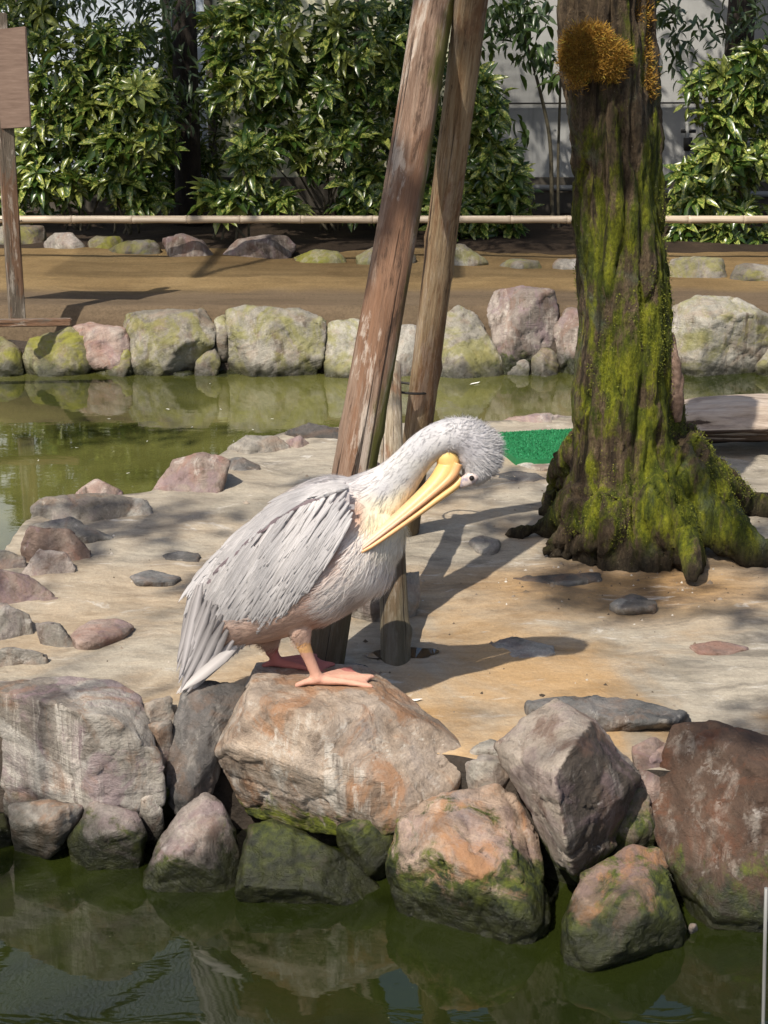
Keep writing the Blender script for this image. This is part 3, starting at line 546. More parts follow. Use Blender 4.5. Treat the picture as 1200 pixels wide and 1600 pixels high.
sp_ = k.maprange(k.noise(k.coords(jitter=False), 120, 3, .6), .68, .73); c = k.mix(k.math('MULTIPLY', sp_, .6), c, (.42, .38, .28))
gr = k.noise(k.coords((1, 1, .6), jitter=False), 95, 6, .78); c = k.mix(.75, c, k.ramp(gr, [(.34, .18), (.5, .8), (.66, 1.25)]), 'MULTIPLY'); crv = k.noise(k.coords((1, 1, .1), jitter=False), 15, 6, .6, .5); c = k.mix(k.math('MULTIPLY', k.maprange(crv, .42, .34), .8), c, (.014, .010, .006))
h = k.math('ADD', k.math('ADD', n, crv), k.math('MULTIPLY', gr, .6)); BARK = k.fin(c, .88, k.bump(h, 1., .03), .25)
tb = atZ(985, 858, ZI)                              # centre of the foot
tz = lambda px, py, dY=0.: atY(px, py, tb.y + dY)
bm = bmesh.new()
main = [(990, 900, 0, .30), (985, 850, 0, .285), (978, 800, 0, .245), (975, 740, 0, .215), (972, 680, 0, .198), (971, 600, 0, .185), (972, 500, 0, .172), (966, 400, .02, .165), (958, 300, .03, .158), (950, 200, .03, .155), (942, 110, .03, .152), (936, 0, .03, .155), (930, -120, .03, .155)]
tube(bm, [tz(x, y, d) for x, y, d, r in main], [m[3] for m in main], 24)
sec = [(1030, 760, .12, .12), (1025, 640, .12, .10), (1018, 520, .10, .075), (1016, 400, .10, .068), (1008, 250, .09, .066), (1000, 120, .09, .07), (990, 0, .09, .085), (985, -120, .09, .085)]
tube(bm, [tz(x, y, d) for x, y, d, r in sec], [m[3] for m in sec], 14)
def gz(px, py, h=.01): return (px, py, atZ(px, py, ZI + h).y - tb.y)
def root(pts, rad, n=12): tube(bm, [tz(*p) for p in pts], rad, n)
root([(930, 735, .0), (905, 785, -.02), gz(872, 816, .06), gz(835, 829, .022), gz(800, 834, .008), gz(785, 836, .0)], [.10, .085, .062, .036, .02, .01])
root([(930, 780, -.08), (905, 830, -.14), gz(880, 854, .04), gz(852, 862, .012)], [.12, .085, .06, .03])
root([(915, 700, .1), gz(880, 752, .1), gz(862, 790, .04), gz(850, 806, .01)], [.10, .075, .05, .03])
root([(1050, 700, .0), (1090, 770, -.05), (1130, 825, -.12), gz(1175, 862, .05), gz(1270, 876, .03)], [.13, .115, .10, .075, .06])
root([(1010, 760, -.12), (1050, 820, -.2), (1072, 862, -.24), (1090, 890, -.24)], [.13, .10, .07, .05])
root([(960, 780, -.14), (945, 830, -.2), (930, 862, -.22)], [.12, .09, .04])
root([(1060, 690, .2), (1110, 745, .28), gz(1165, 785, .05), gz(1240, 800, .03)], [.10, .085, .07, .06])
me = bm_mesh('trunk', bm); me = remesh(me, .013, 6); V = verts_of(me); N = normals_of(me); out = np.empty(len(V))
for i, p in enumerate(V):
    x, y, z_ = p.tolist(); th = math.atan2(y - tb.y, x - tb.x); q = Vector((x * 1.0, y * 1.0, z_ * .16))
    a = mnoise.fractal(q * 17, .9, 2.1, 4); b = mnoise.fractal(Vector((x, y, z_ * .5)) * 6, 1, 2, 3); e = mnoise.fractal(Vector((x, y, z_ * .4)) * 55, .8, 2, 3)
    cr = abs(mnoise.noise(Vector((x, y, z_ * .1)) * 13)); out[i] = .020 * a + .018 * b + .006 * e - .03 * math.exp(-(cr / .07) ** 2)
set_verts(me, V + N * out[:, None]); org = Vector((tb.x, tb.y, ZI)); localise(me, org)
tree = empty('dead_tree', org); tag(tree, 'dead moss-covered tree stump trunk with spreading roots on the island', 'tree')
link('trunk', me, BARK, tree)
def under(o, par):      # parent with the child's coordinates given in world space
    o.parent = par; o.location = o.location - par.location; return o
# broken root stub in front
bm = bmesh.new(); sp_pts = [tz(1072, 828, -.3), tz(1078, 862, -.36), tz(1082, 890, -.4), tz(1080, 908, -.41)]
tube(bm, sp_pts, [.045, .044, .036, .022], 12); me = remesh(bm_mesh('root_stub', bm), .007, 1); V = verts_of(me); N = normals_of(me)
set_verts(me, V + N * np.array([[.006 * mnoise.fractal(Vector((p[0] * 40, p[1] * 40, p[2] * 9)), 1, 2, 3)] for p in V.tolist()]))
under(link('root_stub', me, BARK), tree)
# flaking bark strip on the right
bm = bmesh.new(); tube(bm, [tz(1046, 520, -.02), tz(1052, 570, -.03), tz(1056, 620, -.02), tz(1058, 660, 0)], [.018, .034, .036, .015], 8, dep=[.01, .02, .02, .01])
me = remesh(bm_mesh('loose_bark', bm), .008, 0); V = verts_of(me); set_verts(me, V + normals_of(me) * np.array([[.007 * mnoise.fractal(Vector((p[0] * 60, p[1] * 60, p[2] * 18)), 1, 2, 4)] for p in V.tolist()]))
k = NB('loose_bark'); v = k.coords(); LB = k.fin(k.ramp(k.noise(v, 30, 7, .7), [(.3, (.06, .035, .022)), (.55, (.2, .13, .095)), (.75, (.34, .26, .2))]), .9)
under(link('loose_bark', me, LB), tree)
# orange moss cushion: thousands of fine strands
def strands(C, D, Lg, W, bend=.25, seg=3):
    """tapering blades: C base (N,3), D unit dir, Lg length, W half width"""
    Nn = len(C); rnd = rng.normal(size=(Nn, 3)); S = np.cross(D, rnd); S /= np.linalg.norm(S, axis=1)[:, None] + 1e-9; U = np.cross(S, D)
    V = []
    for i in range(seg + 1):
        t = i / seg; ww = (W * (1 - t) ** .6)[:, None]; p = C + D * (Lg * t)[:, None] + U * (bend * Lg * t * t)[:, None]
        V += [p - S * ww, p + S * ww]
    V = np.stack(V, 1).reshape(-1, 3); m = 2 * (seg + 1)
    q = np.array([[2 * i, 2 * i + 1, 2 * i + 3, 2 * i + 2] for i in range(seg)]); Q = (np.arange(Nn)[:, None, None] * m + q[None]).reshape(-1, 4)
    return V, Q, m
k = NB('orange_moss'); gi = k.n('ShaderNodeNewGeometry').outputs['Random Per Island']
OM = k.fin(k.ramp(gi, [(.0, (.10, .055, .01)), (.4, (.33, .17, .022)), (.8, (.48, .27, .035)), (1., (.3, .27, .04))]), .9)
def moss_patch(name, blobs, mat, n, ln):
    C, D = [], []
    for (px, py, rx, ry, dY) in blobs:
        for _ in range(int(n * rx * ry / 1200)):
            a = rng.uniform(0, 6.283); rr_ = math.sqrt(rng.uniform()); x, y = px + rx * rr_ * math.cos(a), py + ry * rr_ * math.sin(a)
            bulge = math.sqrt(max(0, 1 - rr_ * rr_)); x += rng.normal() * 5; y += rng.normal() * 5; p = tz(x, y, dY - .06 * bulge)
            d = Vector((math.cos(a) * rr_ * .9, -.7 * bulge - .2, -math.sin(a) * rr_ * .6 + .35)) + Vector(rng.normal(size=3) * .35); C.append(p); D.append(d.normalized())
    C, D = np.array(C), np.array(D); V, Q, m = strands(C, D, rng.uniform(.5, 1.2, len(C)) * ln, np.full(len(C), .0013), -.2)
    o = link(name, mesh_np(name, V - np.array(org), Q), mat, tree); o['kind'] = 'stuff'; return o
moss_patch('orange_moss', [(912, 68, 30, 28, -.135), (935, 82, 44, 20, -.125), (893, 96, 15, 22, -.12), (925, 104, 36, 16, -.13), (955, 100, 18, 26, -.12), (900, 125, 10, 14, -.12), (905, 88, 24, 30, -.125), (930, 60, 24, 20, -.13), (968, 86, 14, 10, -.115)], OM, 6000, .02)
moss_patch('orange_moss', [(985, 25, 28, 40, .03), (990, 85, 24, 40, .03), (1002, 130, 20, 28, .03)], OM, 3500, .016)
k = NB('green_moss'); gi = k.n('ShaderNodeNewGeometry').outputs['Random Per Island']
GM = k.fin(k.ramp(gi, [(.0, (.04, .05, .006)), (.5, (.13, .15, .01)), (1., (.25, .25, .03))]), .9)
# short moss pile on the trunk where the trunk is greenest
tm = [c_ for c_ in tree.children if c_.name.startswith('trunk')][0].data; V = verts_of(tm); N = normals_of(tm)
sel = []
for i in range(len(V)):
    p = V[i] + np.array(org)
    if N[i, 1] < .3 and p[2] < 1.75 and p[2] > ZI + .1 and mnoise.fractal(Vector((p[0] * 5, p[1] * 5, p[2] * 2.2)), 1, 2, 4) + .25 * N[i, 0] > .18: sel.append(i)
sel = np.array(sel); sel = np.repeat(sel, 3); C = V[sel] + rng.normal(size=(len(sel), 3)) * .006; D = N[sel] + rng.normal(size=(len(sel), 3)) * .5; D /= np.linalg.norm(D, axis=1)[:, None]
Vv, Q, m = strands(C, D, rng.uniform(.003, .008, len(C)), np.full(len(C), .0016), .3, 2); o = link('moss_pile', mesh_np('moss_pile', Vv, Q), GM, tree); o['kind'] = 'stuff'
# ------------------------------------------------------------------ log, turf mat
ly = atZ(1130, 712, ZI).y
pts = []
for px in (1058, 1100, 1150, 1210, 1300):
    pts.append((px, ly))
bm = bmesh.new(); tube(bm, [atY(1050, 668, ly + .1), atY(1100, 664, ly + .12), atY(1180, 660, ly + .12), atY(1320, 655, ly + .12)], [.12, .14, .145, .15], 18, dep=[.17, .2, .2, .2])
me = remesh(bm_mesh('driftwood_log', bm), .014, 1); V = verts_of(me); N = normals_of(me); zc = V[:, 2].mean(); out = []
for p, nn in zip(V.tolist(), N.tolist()):
    a = mnoise.fractal(Vector((p[0] * 2.2, p[1] * 9, p[2] * 16)), 1, 2, 4); groove = abs(mnoise.noise(Vector((p[0] * .9, 1.3, p[2] * 15)))); under_ = .055 if (p[2] < zc - .005 + .012 * mnoise.noise(Vector((p[0] * 6, 0, 0))) and nn[1] < .2) else 0
    out.append(.016 * a - .02 * math.exp(-(groove / .1) ** 2) - under_)
set_verts(me, V + N * np.array(out)[:, None]); V = verts_of(me); o0 = Vector((float(V[:, 0].mean()), float(V[:, 1].mean()), float(V[:, 2].min()))); localise(me, o0)
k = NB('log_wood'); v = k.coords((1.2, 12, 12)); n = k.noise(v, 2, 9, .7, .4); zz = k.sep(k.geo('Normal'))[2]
LOGM = k.fin(k.mix(k.maprange(k.math('ADD', zz, k.math('MULTIPLY', k.math('SUBTRACT', n, .5), .8)), .15, .0), k.ramp(n, [(.3, (.14, .10, .075)), (.5, (.36, .29, .23)), (.7, (.5, .43, .36))]), k.ramp(n, [(.35, (.02, .013, .01)), (.7, (.13, .085, .06))])), .85, k.bump(n, .9, .012))  # pale lit top and dark shaded sides painted in by surface normal
lg = link('driftwood_log', me, LOGM, loc=o0); tag(lg, 'weathered pale driftwood log lying behind the mossy tree', 'log')
turf = [(778, 676), (840, 672), (960, 668), (962, 715), (840, 718), (806, 716), (784, 700)]
k = NB('green_turf'); v = k.coords(jitter=False); gi = k.n('ShaderNodeNewGeometry').outputs['Random Per Island']
TURF = k.fin(k.ramp(gi, [(0, (.006, .10, .032)), (.6, (.012, .19, .06)), (1, (.03, .28, .11))]), .7)
bm = bmesh.new(); tops = [atZ(x, y, ZI + .03) for x, y in turf]; vs = [bm.verts.new(p) for p in tops]; f = bm.faces.new(vs); r = bmesh.ops.extrude_face_region(bm, geom=[f])
for x in r['geom']:
    if isinstance(x, bmesh.types.BMVert): x.co.z -= .05
bmesh.ops.triangulate(bm, faces=bm.faces); o = link('turf_mat', bm_mesh('turf_mat', bm), TURF); tag(o, 'bright green artificial turf mat beside the mossy tree', 'mat')
P2 = np.array([(p.x, p.y) for p in tops]); C = []
while len(C) < 9000:
    x, y = rng.uniform(P2[:, 0].min(), P2[:, 0].max()), rng.uniform(P2[:, 1].min(), P2[:, 1].max()); ins = False
    for a, b in zip(P2, np.roll(P2, -1, 0)):
        if (a[1] > y) != (b[1] > y) and x < (b[0] - a[0]) * (y - a[1]) / (b[1] - a[1]) + a[0]: ins = not ins
    if ins: C.append((x, y, ZI + .028))
C = np.array(C); D = rng.normal(size=(len(C), 3)) * .35 + np.array([0, 0, 1.]); D /= np.linalg.norm(D, axis=1)[:, None]
Vv, Q, m = strands(C, D, rng.uniform(.006, .012, len(C)), np.full(len(C), .003), .3, 1); t2 = link('turf_pile', mesh_np('turf_pile', Vv, Q), TURF, o); t2['kind'] = 'stuff'
# ------------------------------------------------------------------ bamboo rail, sign
k = NB('bamboo'); v = k.coords((.4, 14, 14)); n = k.noise(v, 2.5, 8, .65, .3); BAM = k.fin(k.ramp(n, [(.3, (.2, .15, .1)), (.5, (.42, .34, .25)), (.72, (.55, .47, .37))]), .55, k.bump(n, .3, .004))
ry = 13.15; ra_, rb_ = atY(-60, 343, ry), atY(1280, 343, ry)
rail = empty('bamboo_rail', (0, ry, ra_.z)); tag(rail, 'long horizontal bamboo rail along the far side of the path', 'rail')
xs = [ra_.x]; rr = random.Random(4)
while xs[-1] < rb_.x: xs.append(xs[-1] + rr.uniform(.42, .6))
for a, b in zip(xs, xs[1:]):
    bm = bmesh.new(); q = .031
    tube(bm, [Vector((a, 0, 0)), Vector((a + .006, 0, 0)), Vector((a + .03, 0, 0)), Vector(((a + b) / 2, 0, .002)), Vector((b - .03, 0, 0)), Vector((b - .006, 0, 0)), Vector((b, 0, 0))], [q * .93, q * 1.10, q * .99, q * .95, q * .99, q * 1.10, q * .93], 14)
    link('bamboo_segment', bm_mesh('bamboo_segment', bm, True), BAM, rail)
for px in (612, 985):
    b_ = atY(px, 343, ry + .05); pole('rail_post', Vector((b_.x, ry + .065, ZP - .05)), Vector((b_.x, ry + .065, b_.z + .05)), .03, .03, OLD, 'short wooden post carrying the bamboo rail behind the ' + ('thick leaning pole' if px < 800 else 'mossy tree'), int(px), 12, 12, 0, 'posts carrying the bamboo rail')['category'] = 'post'
sy = atZ(24, 497, ZP).y
k = NB('sign_board'); v = k.coords((3, 3, 20)); n = k.noise(v, 3, 7, .6); SGN = k.fin(k.ramp(n, [(.3, (.15, .095, .07)), (.6, (.21, .14, .105)), (.8, (.26, .18, .14))]), .8, k.bump(n, .3, .005))
sg = empty('sign_post', atZ(24, 497, ZP)); tag(sg, 'wooden sign post with a brown blank board on a beam foot', 'sign')
SO = Vector(sg.location)
def bar(name, a, b, wx, wy, mat, par, bev=.006):
    d = b - a; bm = bmesh.new(); box(bm, -wx / 2, wx / 2, -wy / 2, wy / 2, 0, d.length); bmesh.ops.bevel(bm, geom=bm.edges[:], offset=bev, segments=2, affect='EDGES')
    o = link(name, bm_mesh(name, bm), mat, par, a - (Vector(par.location) if par else Vector())); o.rotation_euler = d.to_track_quat('Z', 'Y').to_euler(); return o
bar('post', atY(27, 500, sy), atY(-3, 20, sy - .05), .10, .07, OLD, sg)
bar('foot_beam', atZ(-90, 506, ZP + .04) + Vector((0, 0, .0)), atZ(112, 503, ZP + .04), .07, .045, OLD, sg)
bmx = bmesh.new(); A = [atY(-150, 62, sy - .10), atY(40, 41, sy - .10), atY(48, 199, sy - .08), atY(-150, 212, sy - .08)]
vs = [bmx.verts.new(p - SO) for p in A] + [bmx.verts.new(p - SO + Vector((0, .03, 0))) for p in A]
for f in ((0, 1, 2, 3), (7, 6, 5, 4), (0, 4, 5, 1), (1, 5, 6, 2), (2, 6, 7, 3), (3, 7, 4, 0)): bmx.faces.new([vs[i] for i in f])
bmesh.ops.bevel(bmx, geom=bmx.edges[:], offset=.005, segments=2, affect='EDGES'); link('board', bm_mesh('board', bmx), SGN, sg)
wt = ring('wire_tie', atY(14, 343, ry - .04), .10, .06, WIRE, -.01); tag(wt, 'wire fixing the bamboo rail at the sign post', 'wire')
# ------------------------------------------------------------------ boundary wall behind the shrubs
WY = 16.3
def plaster(name, a, b, c3, rough=.85):
    k = NB(name); v = k.coords(jitter=False); n = k.noise(v, 1.4, 8, .65, .4); c = k.ramp(n, [(.3, a), (.55, b), (.75, c3)])
    st = k.noise(k.coords((9, 9, .7), jitter=False), 1, 6, .6); c = k.mix(k.math('MULTIPLY', k.maprange(st, .55, .7), .35), c, (a[0] * .6, a[1] * .6, a[2] * .6))
    return k.fin(c, rough, k.bump(k.noise(v, 40, 6, .7), .25, .01), .3)
PLA = plaster('grey_plaster', (.26, .26, .25), (.34, .34, .33), (.40, .39, .37)); BLU = plaster('blue_white_panel', (.55, .62, .70), (.66, .72, .80), (.72, .77, .83), .5); YEL = plaster('cream_panel', (.62, .6, .42), (.72, .7, .5), (.78, .76, .6), .6); PLI = plaster('plinth', (.05, .042, .035), (.08, .07, .055), (.12, .1, .08))
wall = empty('boundary_wall', (0, WY, ZP)); tag(wall, 'pale panelled boundary wall behind the shrubs with dark plinth', 'wall')
def wx(px): return atY(px, 150, WY).x
edges = [(-420, BLU), (-150, BLU), (30, BLU), (265, BLU), (330, YEL), (560, YEL), (735, PLA), (1010, PLA), (1320, PLA), (1700, PLA)]
for (a, m), (b, _) in zip(edges, edges[1:]):
    bm = bmesh.new(); box(bm, wx(a) + .02, wx(b) - .02, 0, .1, .36, 3.0); link('wall_panel', bm_mesh('wall_panel', bm), m, wall)
    bm = bmesh.new(); box(bm, wx(a) - .04, wx(a) + .04, -.03, .13, .0, 3.1); link('wall_post', bm_mesh('wall_post', bm), PLI if m is not PLA else PLA, wall)
bm = bmesh.new(); box(bm, wx(-420), wx(1700), -.05, .12, -.2, .36); link('plinth', bm_mesh('plinth', bm), PLI, wall)
k = NB('grey_pipe'); PIPE = k.fin((.2, .2, .19), .5)
bm = bmesh.new(); tube(bm, [atY(700, 162, WY - .04), atY(1280, 160, WY - .04)], [.008, .008], 8); o = link('cable', bm_mesh('cable', bm, True), WIRE); tag(o, 'thin dark cable strung along the grey wall', 'cable')
bm = bmesh.new(); tube(bm, [atY(720, 292, WY - .12), atY(900, 294, WY - .12), atY(1280, 306, WY - .12)], [.03] * 3, 10); o = link('water_pipe', bm_mesh('water_pipe', bm, True), PIPE); tag(o, 'horizontal grey water pipe at the foot of the wall', 'pipe')
pv = empty('tap_pipe', atY(1074, 305, WY - .15)); tag(pv, 'upright tap pipe with a valve in front of the grey wall', 'pipe')
PO = Vector(pv.location); bm = bmesh.new(); tube(bm, [Vector((0, 0, -.25)), atY(1074, 190, WY - .15) - PO], [.022, .022], 10); link('riser', bm_mesh('riser', bm, True), PIPE, pv)
bm = bmesh.new(); tube(bm, [atY(1075, 235, WY - .15) - PO, atY(1075, 215, WY - .15) - PO], [.045, .045], 10); tube(bm, [atY(1064, 205, WY - .15) - PO, atY(1087, 205, WY - .15) - PO], [.018, .018], 8); link('valve', bm_mesh('valve', bm, True), WIRE, pv)
# ------------------------------------------------------------------ shrubs: spotted laurel
def leaf_mat(name, g0, g1, spot, amount, rough=.32):
    k = NB(name); v = k.coords(jitter=False); gi = k.n('ShaderNodeNewGeometry').outputs['Random Per Island']; oi = k.n('ShaderNodeObjectInfo').outputs['Random']
    c = k.mix(gi, g0, g1); sp2 = k.noise(v, 75, 4, .6); th = k.math('ADD', sp2, k.math('MULTIPLY', k.math('SUBTRACT', gi, .5), .18))
    c = k.mix(k.math('MULTIPLY', k.maprange(th, .56, .62), amount), c, spot)
    c = k.mix(k.math('MULTIPLY', k.maprange(oi, .8, .95), .35), c, spot)
    m = k.fin(c, rough, None, .5); tr = k.n('ShaderNodeBsdfTranslucent'); k.put(tr.inputs[0], k.mix(.5, c, (.2, .3, .03))); mx = k.n('ShaderNodeMixShader'); mx.inputs[0].default_value = .22
    k.lk(k.b.outputs[0], mx.inputs[1]); k.lk(tr.outputs[0], mx.inputs[2]); k.lk(mx.outputs[0], k.out.inputs[0]); return m
AUC = leaf_mat('spotted_laurel_leaf', (.03, .065, .012), (.085, .135, .024), (.40, .41, .10), .9, .28)
DARKL = leaf_mat('dark_leaf', (.018, .042, .012), (.055, .09, .026), (.12, .16, .06), .25)
HANG = leaf_mat('hanging_leaf', (.03, .055, .025), (.085, .12, .06), (.15, .19, .1), .2)
ST = NB('stem_bark'); STEM = ST.fin(ST.ramp(ST.noise(ST.coords(), 20, 6, .6), [(.3, (.035, .03, .018)), (.7, (.12, .10, .06))]), .8)
# leaf template: across u, along t, with fold and droop
def leaf_tpl(seg=4, fold=.25, droop=.35):
    T = []
    for i in range(seg + 1):
        t = i / seg; wdt = math.sin(math.pi * min(1, t * .94 + .03)) ** .8 * (1 - .25 * t) if 0 < i < seg else .05
        for u in (-1, 0, 1): T.append((u * wdt, t, abs(u) * fold * wdt * .5 - droop * t * t))
    q = [(i * 3 + j, i * 3 + j + 1, (i + 1) * 3 + j + 1, (i + 1) * 3 + j) for i in range(seg) for j in (0, 1)]
    return np.array(T), np.array(q)
def leaves_mesh(name, C, D, Nn, Lg, W, tpl):
    """C base, D direction, Nn approximate upward normal, Lg length, W half width"""
    T, q = tpl; S = np.cross(D, Nn); S /= np.linalg.norm(S, axis=1)[:, None] + 1e-9; U = np.cross(S, D)
    V = C[:, None] + S[:, None] * (T[None, :, 0:1] * W[:, None, None]) + D[:, None] * (T[None, :, 1:2] * Lg[:, None, None]) + U[:, None] * (T[None, :, 2:3] * Lg[:, None, None])
    m = len(T); Q = (np.arange(len(C))[:, None, None] * m + q[None]).reshape(-1, 4); return mesh_np(name, V.reshape(-1, 3), Q)
def norm(a): return a / (np.linalg.norm(a, axis=1)[:, None] + 1e-9)
ROS = []
for s in range(10):
    C, D, Lg = [], [], []
    nl = 7 + s % 4
    for i in range(nl + 3):
        a = i * 2.399 + s; inner = i >= nl; el = (1.0 if inner else .25) + rng.normal() * .22
        D.append((math.cos(a) * math.cos(el), math.sin(a) * math.cos(el), math.sin(el))); C.append((0, 0, -.02 * (not inner) + rng.normal() * .008)); Lg.append((.07 if inner else .135) * rng.uniform(.75, 1.2))
    C, D, Lg = np.array(C), norm(np.array(D)), np.array(Lg); me = leaves_mesh('leaf_rosette', C, D, np.tile([0, 0, 1.], (len(C), 1)), Lg, Lg * rng.uniform(.17, .24, len(C)), leaf_tpl(4, .3, .3)); me.materials.append(AUC); ROS.append(me)
def stems(par, base, tops, r0=.012, mat=None):
    for t in tops:
        a = base + Vector((rng.normal() * .08, rng.normal() * .06, 0)); mid = a.lerp(t, .5) + Vector((rng.normal() * .06, rng.normal() * .06, .04)); bm = bmesh.new()
        P = smooth_poly([tuple(a), tuple(a.lerp(mid, .6)), tuple(mid), tuple(t)], 5); tube(bm, [Vector(p) - Vector(par.location) for p in P], list(np.linspace(r0, r0 * .45, len(P))), 7)
        link('stem', bm_mesh('stem', bm, True), mat or STEM, par)
GS = 'spotted laurel shrubs along the wall'
def shrub(label, blobs, Y, base_px, nros, nfill, thick=.35, mat=AUC, group=GS, nstem=5):
    bx, by = base_px; base = atZ(bx, 380, ZP + .05); base = Vector((atY(bx, 300, Y).x, Y, ZP + .06)); o = empty('laurel_shrub', base); tag(o, label, 'shrub', group)
    ar = np.array([b[2] * b[3] for b in blobs], float); ar /= ar.sum()
    def pick(shell):
        b = blobs[rng.choice(len(blobs), p=ar)]; a = rng.uniform(0, 6.283); r = math.sqrt(rng.uniform()); dpt = rng.uniform(-1, 1)
        x, y = b[0] + b[2] * r * math.cos(a), b[1] + b[3] * r * math.sin(a)
        dY = -thick * math.sqrt(max(0, 1 - r * r)) * rng.uniform(.6, 1.1) if shell else thick * dpt * math.sqrt(max(.05, 1 - r * r))
        return atY(x, y, Y + dY)
    tops = []
    for i in range(nros):
        p = pick(True); ro = link('leaf_rosette', ROS[rng.integers(len(ROS))], None, o, p - base)
        ro.rotation_euler = (R(38) + rng.normal() * .35, rng.normal() * .35, rng.uniform(-.7, .7)); s = rng.uniform(.95, 1.55); ro.scale = (s, s, s); tops.append(p)
    C = np.array([tuple(pick(False) - base) for _ in range(nfill)]); a = rng.uniform(0, 6.283, nfill); el = rng.normal(0, .45, nfill) - .15
    D = np.stack([np.cos(a) * np.cos(el), np.sin(a) * np.cos(el), np.sin(el)], 1); Lg = rng.uniform(.08, .15, nfill)
    f = link('foliage', leaves_mesh('foliage', C, D, norm(np.array([0, -.3, 1.]) + rng.normal(size=(nfill, 3)) * .3), Lg, Lg * .2, leaf_tpl(3, .3, .3)), mat, o); f['kind'] = 'stuff'
    stems(o, base, [tops[i] for i in rng.choice(len(tops), nstem, replace=False)]); return o
shrub('broad dark laurel shrub beside the sign board', [(105, 110, 75, 70), (80, 190, 60, 60), (160, 170, 60, 80), (90, 270, 75, 45), (170, 60, 45, 35)], 14.6, (110, 360), 106, 1540)
shrub('laurel shrub with a bright yellow-leaved tip between sign and dark trunk', [(190, 250, 60, 55), (230, 200, 50, 60), (230, 310, 40, 25), (200, 140, 50, 50)], 14.35, (205, 370), 68, 924)
shrub('tallest laurel shrub with spotted leaves, behind the thick leaning pole', [(430, 60, 110, 70), (400, 130, 80, 60), (490, 150, 90, 80), (560, 90, 80, 90), (530, 230, 80, 60), (570, 300, 50, 40), (430, 210, 45, 40)], 14.6, (520, 390), 162, 1980, .45, nstem=9)
shrub('low laurel sprig at the foot of the dark trunk', [(350, 312, 42, 20), (395, 250, 35, 30), (430, 318, 40, 16)], 14.0, (365, 370), 32, 198, .15)
shrub('laurel shrub showing between pole and mossy tree', [(755, 170, 35, 60), (770, 260, 45, 45), (740, 340, 70, 45), (800, 310, 35, 30)], 14.5, (765, 390), 68, 836)
shrub('dense laurel shrub right of the mossy tree', [(1130, 150, 60, 55), (1160, 230, 70, 60), (1110, 290, 60, 40), (1130, 350, 85, 45), (1190, 120, 40, 60), (1090, 375, 45, 30)], 14.35, (1140, 400), 131, 1430)
shrub('thin laurel shrub in shade behind the thick leaning pole', [(620, 60, 60, 70), (640, 180, 50, 80), (680, 280, 40, 60)], 15.1, (640, 380), 43, 836, .3)
shrub('dark laurel shrub overhanging behind the sign board', [(20, 40, 60, 50), (60, 20, 40, 30), (-30, 160, 60, 110), (10, 290, 50, 40)], 15.0, (10, 370), 43, 924, .3)
shrub('dark laurel growth filling the gap around the dark trunk', [(300, 200, 60, 90), (255, 90, 50, 70), (340, 60, 40, 60), (300, 290, 60, 40)], 15.65, (300, 370), 30, 800, .2)
shrub('shaded laurel growth low behind the poles', [(680, 120, 70, 100), (600, 280, 60, 60), (700, 330, 70, 40), (60, 320, 70, 30)], 15.5, (660, 380), 30, 800, .2)
# ------------------------------------------------------------------ trees behind the path: dark trunks, crowns above the picture, low hanging sprays
def shade_tree(label, px, Y, r, crown, hang, nleaf, mat=HANG):
    b = Vector((atY(px, 250, Y).x, Y, ZP)); o = empty('shade_tree', b); tag(o, label, 'tree', 'trees standing behind the shrubs')
    bm = bmesh.new(); P = [Vector((0, 0, 0)), Vector((.01, 0, .3)), Vector((.02, 0, 1.2)), Vector((.03, .02, 2.4)), Vector((.0, 0, 4.2))]
    tube(bm, P, [r * 1.25, r * 1.05, r, r * .9, r * .6], 14); me = bm_mesh('trunk', bm, True); link('trunk', me, TRK, o)
    for q in range(5):
        a = q * 1.3 + px; e = Vector((math.cos(a) * 1.5, math.sin(a) * 1.1 - .6, 3.4 + .3 * q)); bm = bmesh.new(); tube(bm, [Vector((0, 0, 2.6 + .25 * q)), e * .5 + Vector((0, 0, 1.6)), e], [r * .45, r * .3, r * .1], 8); link('branch', bm_mesh('branch', bm, True), TRK, o)
    C = []
    for (cx, cy, cz, rx, ry_, rz, n) in crown:
        q = rng.normal(size=(n, 3)); q /= np.linalg.norm(q, axis=1)[:, None]; q *= rng.uniform(.25, 1, n)[:, None] ** .6; cl = rng.normal(size=(max(3, n // 60), 3)); cl = norm(cl) * rng.uniform(.3, 1, len(cl))[:, None]
        q = .45 * q + .55 * cl[rng.integers(len(cl), size=n)] + rng.normal(size=(n, 3)) * .12; C.append(q * np.array([rx, ry_, rz]) + np.array([cx, cy, cz]))
    for (hx, hy, hrx, hry, hY, n) in hang:
        for _ in range(n):
            p = atY(hx + rng.normal() * hrx * .6, hy + rng.normal() * hry * .6, hY + rng.normal() * .15) - b; C.append(np.array([tuple(p)]))
    C = np.concatenate(C); n = len(C); a = rng.uniform(0, 6.283, n); el = rng.normal(-.45, .4, n); D = np.stack([np.cos(a) * np.cos(el), np.sin(a) * np.cos(el), np.sin(el)], 1); Lg = rng.uniform(.09, .17, n)
    f = link('crown', leaves_mesh('crown', C, D, norm(np.array([0, 0, 1.]) + rng.normal(size=(n, 3)) * .4), Lg, Lg * .17, leaf_tpl(3, .2, .3)), mat, o); f['kind'] = 'stuff'; return o
TK = NB('dark_trunk'); TRK = TK.fin(TK.ramp(TK.noise(TK.coords((1, 1, .3)), 25, 8, .7), [(.3, (.012, .009, .007)), (.6, (.04, .028, .02)), (.8, (.075, .05, .035))]), .9, TK.bump(TK.noise(TK.coords((1, 1, .2)), 30, 8, .7), 1., .03))
